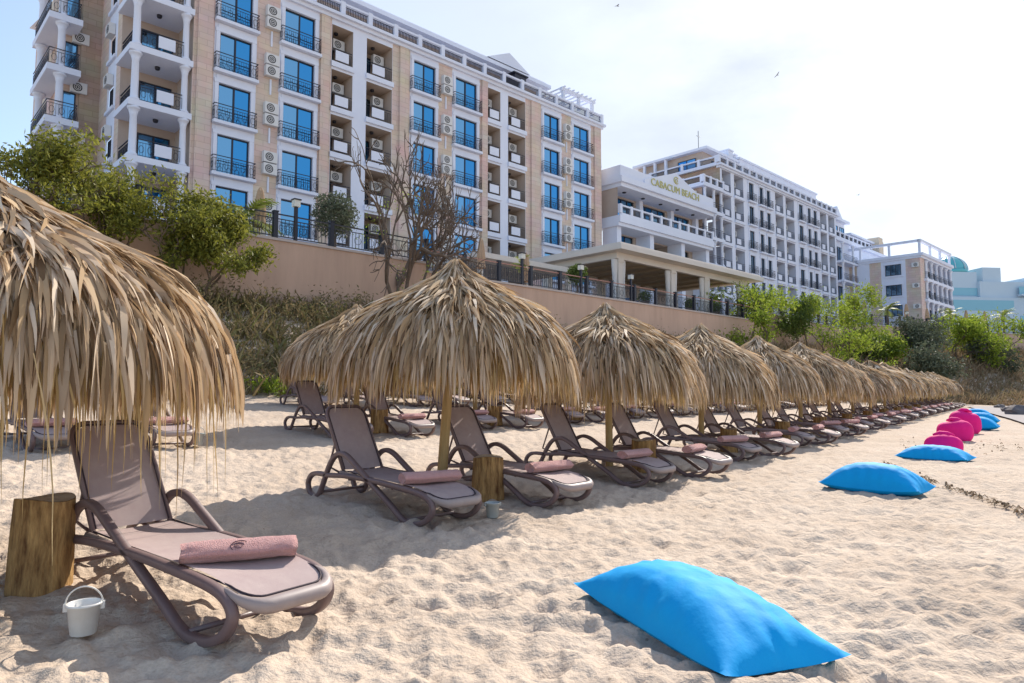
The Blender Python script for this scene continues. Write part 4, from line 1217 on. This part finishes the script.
# terrace dining furniture, potted shrubs
def chair_mesh():
    mb = MB()
    for sx in (-.2,.2):
        for sy in (-.2,.2): mb.box(sx-.02, sx+.02, sy-.02, sy+.02, 0, .44 if sy < 0 else .9, 0)
    mb.box(-.24,.24,-.24,.24,.44,.50,1); mb.box(-.22,.22,.17,.185,.55,.9,1)
    return mb.mesh('terrace_chair', [M['iron'], M['blue_seat']])
CH = chair_mesh()
def table_mesh():
    mb = MB(); mb.lathe([(.05,0),(.05,.7)], 8, mi=0)
    mb.lathe([(.52,.42),(.50,.70),(.47,.745),(.01,.75)], 18, mi=1); return mb.mesh('terrace_table', [M['iron'], M['cloth_white']])
TB = table_mesh()
spots = [(39.2,'left'),(44.8,'middle'),(50.0,'right')]
for s, w in spots:
    for row, y in (('fence side', 1.5), ('inner', 4.2)):
        p = BP(s, 27.9+y, 6.7); o = link('terrace_table', TB, None, p, 0); tag(o, 'round white-clothed table on the %s of the pavilion, %s bay' % (row, w), 'table', 'pavilion tables')
        for k in range(3):
            a = 2*PI*k/3+.5; q = p + Vector((math.cos(a), math.sin(a), 0))*.85
            c = link('terrace_chair', CH, None, q, a-PI/2); tag(c, 'dark metal chair with blue seat at the %s table of the %s pavilion bay' % (row, w), 'chair', 'chairs at the %s table, %s bay' % (row, w))

# ------------------------------------------------------------------ vegetation
def leaf_quads(mb, c, spread, n, size, rn, flat=.7):
    for i in range(n):
        p = c + Vector((rn.gauss(0,1), rn.gauss(0,1), rn.gauss(0,.8)))*spread
        d = Vector((rn.gauss(0,1), rn.gauss(0,1), rn.gauss(0,flat))).normalized(); u = d.orthogonal().normalized()
        u = (Matrix.Rotation(rn.uniform(0, 6.28), 3, d) @ u); w = d.cross(u)
        l = size*rn.uniform(.6,1.3); b = l*.38
        mb.add([tuple(p-u*l*.5), tuple(p-u*l*.05+w*b*.5+d*.1*l), tuple(p+u*l*.5), tuple(p-u*l*.05-w*b*.5+d*.1*l)], [(0,1,2,3)])

def grow(trunk, tips, p, d, ln, r, depth, rn, bend=.25, split=(2,3), spread=.6, up=.15, mids=None, decay=.58):
    pts = [p]; rr = [r]; q = p.copy(); dd = d.copy(); n = 4
    for i in range(n):
        dd = (dd + Vector((rn.gauss(0,1), rn.gauss(0,1), rn.gauss(0,1)+up))*bend*.5).normalized()
        q = q + dd*ln/n; pts.append(q.copy()); rr.append(r*(1-.4*(i+1)/n))
        if mids is not None and depth <= 2: mids.append((q.copy(), dd.copy()))
    trunk.tube(pts, rr, 6 if r > .02 else 4, cap=depth == 0)
    if depth == 0: tips.append((q, dd)); return
    for k in range(rn.randint(*split)):
        ax = dd.orthogonal().normalized(); ax = Matrix.Rotation(rn.uniform(0, 6.28), 3, dd) @ ax
        nd = (dd + ax*rn.uniform(.35,1)*spread*1.5).normalized()
        grow(trunk, tips, q.copy(), nd, ln*rn.uniform(.62,.86), r*decay, depth-1, rn, bend, split, spread, up, mids, decay)

def tree(name, p, h, label, cat, group, leaf, seed, depth=4, dens=14, size=.16, spr=.28, spread=.6, stems=1, r0=.09, lean=None, split=(2,3), decay=.58, keep=.9, cut=-.08, narrow=1.0):
    rn = random.Random(seed); root = empty(name, tuple(p)); tag(root, label, cat, group)
    tk = MB(); tips = []; mids = []
    for s in range(stems):
        d = Vector((rn.gauss(0,.25), rn.gauss(0,.25), 1)) if stems == 1 else Vector((rn.gauss(0,.5), rn.gauss(0,.5), 1))
        if lean: d = d + Vector(lean)
        grow(tk, tips, Vector((rn.gauss(0,.1*stems), rn.gauss(0,.1*stems), -.3)), d.normalized(), h*.36, r0, depth, rn, .28, split, spread, .18, mids, decay)
    zmax = max(t[0].z for t in tips); k = h/zmax
    for i, v in enumerate(tk.v): tk.v[i] = (v[0]*k*narrow, v[1]*k*narrow, v[2]*k)
    S = Matrix.Diagonal((k*narrow, k*narrow, k))
    tk.build('trunk', M['trunk'], root)
    cr = MB()
    for t, d in tips + mids:
        if rn.random() < keep and noise.noise(t*k*1.1+Vector((seed,0,0))) > cut: leaf_quads(cr, S @ t, spr, max(1, int(dens*rn.uniform(.4,1.6))), size, rn)
    if dens: cr.build('crown', M[leaf], root)
    return root

def at(u, D, z):
    """point at height z on the line of sight of pixel column u, on the plane D behind the beach"""
    v = 300
    for _ in range(12):
        p = on_plane(u, v, D); v += (p.z - z)*F/max(5, p.y)
    return p
def ground_at(u, D):
    p = at(u, D, 4); p.z = terrain(p.x, p.y); return p
def top_h(p, v_top):
    """height needed at p so that its top reaches pixel row v_top"""
    lo, hi = 0, 40
    for _ in range(40):
        m = (lo+hi)/2; q = Vector((p.x, p.y, p.z+m)) - CAM
        dpt = q.y*math.cos(TH)+q.z*math.sin(TH); vv = 341.5 - F*(q.z*math.cos(TH)-q.y*math.sin(TH))/dpt
        if vv > v_top: lo = m
        else: hi = m
    return lo
GV = 'leafy trees on the bank behind the umbrellas'
for u, D, vt, lab, sd, dens in ((8, 24, 126, 'sparse olive-green tree at the left edge above the large umbrella', 3, 16), (62, 24.5, 146, 'bushy olive-green tree with bare twigs below the hotel corner', 8, 26), (118, 24.6, 172, 'dense olive-green tree below the corner balconies', 12, 32),
                             (155, 24.6, 186, 'low spreading olive-green tree left of the stone pillar', 15, 30), (200, 24.6, 198, 'rounded olive-green tree against the retaining wall', 21, 28)):
    p = ground_at(u, D); h = top_h(p, vt)
    tree('leafy_tree', p, h, lab, 'tree', GV, 'leaf_olive', sd, 4, dens*.72, .18, .22, .66, 3, .09, cut=.02, narrow=.84)
p = ground_at(400, 24.6); h = top_h(p, 142)
t = tree('bare_tree', p, h, 'leafless branching tree in front of the beige wall and balconies', 'tree', None, 'weed', 5, 6, 0, .09, .12, .55, 5, .24, split=(2,3), decay=.69, cut=-1, narrow=.56)
cr = MB(); rn = random.Random(4)
for c, n in (((1.1,.2,1.4),120),((.5,-.2,1.2),80),((1.5,.3,2.2),70),((-.5,0,5.2),50),((.3,0,5.6),50),((-1.6,0,3.9),40),((0,0,2.4),40),((-.9,.2,4.4),60)):
    leaf_quads(cr, Vector(c), .38, n, .11, rn)
cr.build('green_shoots', M['leaf_fresh'], t)

# round olive bush and small palms on the terrace
def round_shrub(p, r, trunk_h, label, leaf, seed, n=1500, name='round_shrub', pot=False):
    rn = random.Random(seed); root = empty(name, tuple(p)); tag(root, label, 'shrub', 'clipped shrubs on the terrace')
    mb = MB(); mb.tube([(0,0,0),(.03,.02,trunk_h*.6),(0,0,trunk_h+r*.5)], [.09,.07,.05], 7); mb.build('trunk', M['trunk'], root)
    cr = MB()
    for i in range(n):
        d = Vector((rn.gauss(0,1), rn.gauss(0,1), rn.gauss(0,1))).normalized(); q = r*rn.uniform(.45,1.05)*(1+.16*noise.noise(d*2+Vector((seed,0,0))))
        c = d*q + Vector((0,0,trunk_h+r*.9))
        leaf_quads(cr, c, .05, 1, .17, rn)
    cr.build('crown', M[leaf], root)
    if pot:
        pm = MB(); pm.lathe([(.22,0),(.30,.45),(.32,.45),(.32,.5),(.26,.5)], 14); pm.build('pot', M['pot'], root)
p = at(334, 27.3, 7.1); round_shrub(p, 1.0, 1.0, 'large round olive bush behind the fence, left of the leafless tree', 'leaf_grey', 2, 3200)
p = at(577, 27.3, 6.7); round_shrub(p, .62, 1.0, 'small round-headed shrub beside the pavilion corner', 'leaf_mid', 3, 1500)
for k, (u, lab) in enumerate(((645,'potted bush just right of the first curtained column'),(690,'potted bush between the second and third curtained columns'),(716,'potted bush before the right bay of the pavilion'))):
    p = at(u, 27.0, 6.7); round_shrub(p, .42, .4, lab, 'leaf_mid', 20+k, 500, 'potted_shrub', True)

def palm(p, h, r, label, seed, n=18, group='small palms on the terrace'):
    rn = random.Random(seed); root = empty('palm_tree', tuple(p)); tag(root, label, 'palm', group)
    mb = MB(); mb.tube([(0,0,-.2),(.05,0,h*.5),(0,0,h)], [.13,.11,.12], 8); mb.build('trunk', M['trunk'], root)
    cr = MB()
    for k in range(n):
        a = 2*PI*k/n + rn.uniform(-.2,.2); el = rn.uniform(.0,1.2); d = Vector((math.cos(a)*math.cos(el), math.sin(a)*math.cos(el), math.sin(el))); q = Vector((0,0,h)); pts = []
        for i in range(9):
            pts.append((q.copy(), d.copy())); d = (d + Vector((0,0,-1))*.16).normalized(); q = q + d*r/8
        for i in range(1, 9):
            q, d = pts[i]; s = d.cross(Vector((0,0,1))).normalized(); ll = r*.34*math.sin(PI*(i+.6)/9.6)
            for sg in (-1, 1):
                for jj in (0, .5):
                    o = q - d*jj*r/8
                    e = o + s*sg*ll*.8 + d*ll*.6 - Vector((0,0,ll*.25)); w = d*.03*r
                    cr.add([tuple(o-w), tuple(o+w), tuple(e)], [(0,1,2)])
    cr.build('crown', M['leaf_palm'], root)
p = at(238, 27.6, 7.1); palm(p, .9, 1.9, 'palm with long yellow-green fronds before the lowest blue windows', 1, 22)
p = at(522, 27.2, 6.7); palm(p, 1.55, .75, 'small palm beside the folded parasol left of the pavilion', 2)
for u, i, vt, lab, sd in ((893,3,303,'slim palm in front of the pale blue panel of the lower hotel',3),(957,4,307,'palm at the right corner of the lower hotel',4),(1011,4,309,'palm at the right edge before the pale distant hotel',5)):
    q = top_at(u, i) ; q = q + Vector((.3, 1.6, -.5)); h = top_h(q, vt+7); palm(q, h, 1.5, lab, sd)

def parasol(p, h, label):
    root = empty('folded_parasol', tuple(p)); tag(root, label, 'parasol', 'folded beige parasols on the terrace')
    mb = MB(); mb.tube([(0,0,0),(0,0,h)], .03, 8); mb.build('pole', M['wood'], root)
    n = 16; vs = []; prof = [(.03,h),(.10,h-.15),(.16,h-.6),(.20,h-1.1),(.17,h-1.3),(.24,h-1.65)]; c = MB()
    for r, z in prof:
        for k in range(n): a = 2*PI*k/n; rr = r*(1+.28*(k % 2)); vs.append((rr*math.cos(a), rr*math.sin(a), z))
    c.add(vs, [(i*n+k, i*n+(k+1) % n, (i+1)*n+(k+1) % n, (i+1)*n+k) for i in range(len(prof)-1) for k in range(n)]); c.build('folded_canopy', M['beige_fabric'], root)
for u, D, z, h, lab in ((259,27.5,7.1,2.5,'folded beige parasol behind the fence beside the yellow-green palm'),(481,28,6.7,2.8,'folded brown parasol just right of the straw umbrella tip'),(526,27.0,6.7,2.2,'folded parasol next to the small palm')):
    parasol(at(u, D, z), h, lab)
for u, i, lab in ((871,3,'folded parasol left of the palm before the lower hotel'),(914,3,'folded parasol right of the lantern under the lower hotel'),(935,4,'folded parasol at the corner of the lower hotel'),(975,4,'tall folded parasol left of the right-edge lantern'),(994,4,'folded parasol right of the right-edge lantern')):
    q = top_at(u, i) + Vector((.5,2.2,-.7)); parasol(q, 3.6, lab)

# bright trees on the right part of the bank
RT = [(770,278,24.3,'leaf_fresh',4,'tall bright green sapling right of the pavilion'),(762,312,23.6,'leaf_fresh',3,'low bright green bush at the foot of the tall sapling'),
      (808,300,24,'leaf_mid',4,'green tree with a dark lower crown, left of the branching pair'),(830,300,23.2,'leaf_fresh',4,'spreading light green tree in front of the far balconies'),(853,288,23.6,'leaf_fresh',4,'highest light green tree before the recessed hotel corner'),
      (845,326,20.5,'leaf_fresh',3,'yellow-green bush low on the bank behind the umbrella tips')]
for k, (u, vt, D, lf, dp, lab) in enumerate(RT):
    p = ground_at(u, D); h = top_h(p, vt)
    tree('leafy_tree', p, h, lab, 'tree', 'bright trees on the right bank', lf, 40+k, dp, 15, .26, .34, .62, 2, .09, cut=-.02)
def right_tree(u, Z, vt, lf, lab, sd, dp=3, dens=20, size=.34, spr=.5):
    p = Vector(((u-512)/F*Z, Z, 0)); p.z = terrain(p.x, p.y); h = max(1.0, top_h(p, vt))
    tree('leafy_tree', p, h, lab, 'tree', 'bright trees on the right bank', lf, sd, dp, dens, size, spr, .7, 3, .09)
for a in ((880,64,331,'leaf_fresh','rounded yellow-green bush under the palm of the lower hotel',60),(868,62,336,'leaf_mid','green bush just above the umbrella tips left of the grey bush',61),(905,66,320,'leaf_grey','greyish green tree below the windows of the lower hotel',62),(917,60,345,'leaf_grey','grey-green low bush beside the last straw umbrellas',67),
          (955,71,318,'leaf_fresh','thin light green tree under the right corner palm',63),(998,74,318,'leaf_fresh','light green tree near the right edge below the fence',64),(985,71,342,'leaf_grey','grey-green bush low on the right bank',66),(1030,76,330,'leaf_fresh','light green bush at the right edge',68)):
    right_tree(*a)

# a sprig of weed at the foot of the left bank
p = ground_at(258, 20.2); rn = random.Random(2); g = MB()
for k in range(9): leaf_quads(g, Vector((rn.gauss(0,.3), rn.gauss(0,.15), rn.uniform(.1,.35))), .16, 40, .16, rn)
tag(g.build('green_weeds', M['leaf_fresh'], None, tuple(p)), kind='stuff')

def scrub():
    rn = random.Random(77); mb = MB(); cnt = 0
    def clump(x, y, z, s, n):
        for j in range(n):
            d = Vector((rn.gauss(0,.55), rn.gauss(0,.55), 1)).normalized(); l = s*rn.uniform(.4,1.1); b = Vector((x+rn.gauss(0,.3*s), y+rn.gauss(0,.3*s), z-.05))
            w = d.orthogonal().normalized(); w = (Matrix.Rotation(rn.uniform(0,6.28), 3, d) @ w)*s*rn.uniform(.02,.05)
            m_ = b + d*l*.6; e = b + d*l + Vector((rn.gauss(0,.2), rn.gauss(0,.2), -.1))*l
            mb.add([tuple(b-w), tuple(b+w), tuple(m_+w*.7), tuple(m_-w*.7), tuple(e)], [(0,1,2,3),(3,2,4)])
    for i in range(3000):                                   # left bank and centre
        s = rn.uniform(-2, 50); D = DW - rn.uniform(.1, 6.2 if s < 22 else 5.2)
        p = BP(s, D); big = .9 if s < 25 else .8
        clump(p.x, p.y, terrain(p.x, p.y), big*rn.uniform(.5,1.25), 11)
    for i in range(1500):
        sA = rn.uniform(3, 50); D = DW - rn.uniform(.2, 6.0 if sA < 22 else 5.2); p = BP(sA, D); h_ = rn.uniform(.1, .9)
        if noise.noise(Vector((sA*.35, D*.35, 2))) < -.1: continue
        leaf_quads(mb, Vector((p.x, p.y, terrain(p.x, p.y) + h_)), .24, 22, .15, rn)
    tag(mb.build('scrub', M['scrub']), kind='stuff'); mb = MB()
    for i in range(4200):                                   # right headland
        k = rn.random(); 
        if k < .2: a, b, wd = W[2], W[3], 11
        elif k < .7: a, b, wd = W[3], W[4], 16.5
        else: a, b, wd = W[4], W[4]+(W[5]-W[4])*.45, 16.5
        q = rn.random(); e = (b-a).normalized(); n = Vector((e.y, -e.x, 0))
        p = a + (b-a)*q + n*rn.uniform(.3, wd)
        clump(p.x, p.y, terrain(p.x, p.y), rn.uniform(.6,1.5), 9)
    tag(mb.build('dry_grass', M['dry_grass']), kind='stuff')
scrub()

# gravel track and rocks at the far right
def track():
    mb = MB(); L = [gpix(966, 402.5, .35), gpix(985, 409, .2), gpix(1010, 417, .1), gpix(1040, 428, .05)]; R = [gpix(1010, 401.5, .4), gpix(1030, 405, .3), gpix(1060, 411, .2), gpix(1100, 420, .1)]
    vs = []
    n = 8
    for i in range(len(L)):
        for j in range(n+1):
            p = L[i].lerp(R[i], j/n); vs.append((p.x, p.y, terrain(p.x, p.y) + .035))
    mb.add(vs, [(i*(n+1)+j, (i+1)*(n+1)+j, (i+1)*(n+1)+j+1, i*(n+1)+j+1) for i in range(len(L)-1) for j in range(n)], 0, True)
    tag(mb.build('gravel_path', M['gravel']), kind='structure')
track()
for k, (u, v, s, lab) in enumerate(((1000,404,.30,'small dark rock on the grey track, leftmost of the rocks'),(1011,407,.40,'brownish rock in the middle of the track rocks'),(1021,409,.55,'biggest dark rock at the right edge below the scrub'))):
    p = gpix(u, v, .3); mb = MB(); vs = []; n, l = 14, 8
    for i in range(l+1):
        for j in range(n):
            a = PI*i/l; b = 2*PI*j/n; d = Vector((math.sin(a)*math.cos(b), math.sin(a)*math.sin(b), math.cos(a))); r = s*(1+.35*noise.noise(d*1.5+Vector((k*3,0,0))))
            vs.append((d.x*r*1.3, d.y*r, d.z*r*.7))
    mb.add(vs, [(i*n+j, (i+1)*n+j, (i+1)*n+(j+1) % n, i*n+(j+1) % n) for i in range(l) for j in range(n)])
    o = mb.build('rock', M['rock'], None, (p.x, p.y, terrain(p.x, p.y)+s*.2)); tag(o, lab, 'rock', 'rocks on the grey track')

# gulls
def gull(u, v, Z, span, bank, label, group='gulls in the sky'):
    d = ray(u, v); p = CAM + d*(Z/d.y); mb = MB(); s = span/2
    mb.tube([(-.22*s,0,0),(-.1*s,0,0),(.15*s,0,.01),(.34*s,0,0),(.42*s,0,-.01)], [.01*s,.07*s,.09*s,.05*s,.01*s], 8)
    for sg in (-1, 1):
        mb.add([(.18*s,0,.02*s),(-.05*s,0,.02*s),(.20*s,sg*.45*s,.20*s),(-.02*s,sg*.45*s,.2*s),(-.08*s,sg*s,.08*s),(.17*s,0,.05*s),(.19*s,sg*.45*s,.22*s)], [(0,1,3,2),(2,3,4),(5,0,2,6)])
    o = mb.build('gull', M['bird'], None, tuple(p)); o.rotation_euler = (bank, 0, .3); tag(o, label, 'bird', group)
gull(617, 6, 60, 1.0, .25, 'gull highest in the sky near the top edge')
gull(777, 75, 60, .8, -.4, 'gull with tilted wings above the white hotel')
gull(858, 195, 110, 1.2, .0, 'small pale gull low above the lower hotel')

# ------------------------------------------------------------------ light, sky, camera
AZ = math.radians(27); EL = math.radians(38)
w = bpy.data.worlds.new('World'); sc.world = w; w.use_nodes = True
nt = w.node_tree; N = nt.nodes; L = nt.links; bg = N['Background']
sky = N.new('ShaderNodeTexSky'); sky.sky_type = 'NISHITA'; sky.sun_disc = False
sky.sun_elevation = EL; sky.sun_rotation = AZ; sky.dust_density = .8; sky.air_density = 1.0; sky.ozone_density = 1.2
tc = N.new('ShaderNodeTexCoord'); mp = N.new('ShaderNodeMapping'); mp.inputs['Scale'].default_value = (1, 1, 2.2)
L.new(tc.outputs['Generated'], mp.inputs['Vector'])
n1 = N.new('ShaderNodeTexNoise'); n1.inputs['Scale'].default_value = 2.3; n1.inputs['Detail'].default_value = 8; n1.inputs['Roughness'].default_value = .55
L.new(mp.outputs['Vector'], n1.inputs['Vector'])
cr = N.new('ShaderNodeMapRange'); cr.inputs['From Min'].default_value = .40; cr.inputs['From Max'].default_value = .68
cr.inputs['To Min'].default_value = .72; cr.inputs['To Max'].default_value = 1.0
L.new(n1.outputs['Fac'], cr.inputs['Value'])
# the thin cloud lies on the sun's side of the sky; behind the camera it is clear blue
dt = N.new('ShaderNodeVectorMath'); dt.operation = 'DOT_PRODUCT'; dt.inputs[1].default_value = (math.sin(AZ+.5), math.cos(AZ+.5), .25)
L.new(tc.outputs['Generated'], dt.inputs[0])
sm = N.new('ShaderNodeMapRange'); sm.inputs['From Min'].default_value = -.15; sm.inputs['From Max'].default_value = .6
L.new(dt.outputs['Value'], sm.inputs['Value'])
ml = N.new('ShaderNodeMath'); ml.operation = 'MULTIPLY'; L.new(cr.outputs['Result'], ml.inputs[0]); L.new(sm.outputs['Result'], ml.inputs[1])
mx = N.new('ShaderNodeMix'); mx.data_type = 'RGBA'; L.new(ml.outputs[0], mx.inputs['Factor'])
L.new(sky.outputs['Color'], mx.inputs[6]); mx.inputs[7].default_value = (3.05, 3.35, 3.8, 1)
L.new(mx.outputs[2], bg.inputs['Color']); bg.inputs['Strength'].default_value = .15

sl = bpy.data.lights.new('Sun', 'SUN'); sl.energy = 3.9; sl.angle = math.radians(.5); sl.color = (1, .93, .82)
so = bpy.data.objects.new('Sun', sl); col.objects.link(so)
sd = Vector((math.sin(AZ)*math.cos(EL), math.cos(AZ)*math.cos(EL), math.sin(EL)))
so.rotation_euler = (-sd).to_track_quat('-Z', 'Y').to_euler(); so.location = (20, 20, 60)

cd = bpy.data.cameras.new('Camera'); cam = bpy.data.objects.new('Camera', cd); col.objects.link(cam)
cd.sensor_width = 36; cd.lens = 36*F/1024; cd.clip_end = 3000; cd.clip_start = .05
cam.location = CAM; cam.rotation_euler = (PI/2 + TH, 0, 0); sc.camera = cam
sc.view_settings.view_transform = 'Standard'; sc.view_settings.look = 'None'; sc.view_settings.exposure = .74; sc.view_settings.gamma = 1
sc.render.engine = 'CYCLES'; sc.cycles.max_bounces = 6; sc.cycles.transparent_max_bounces = 4; sc.cycles.use_denoising = True
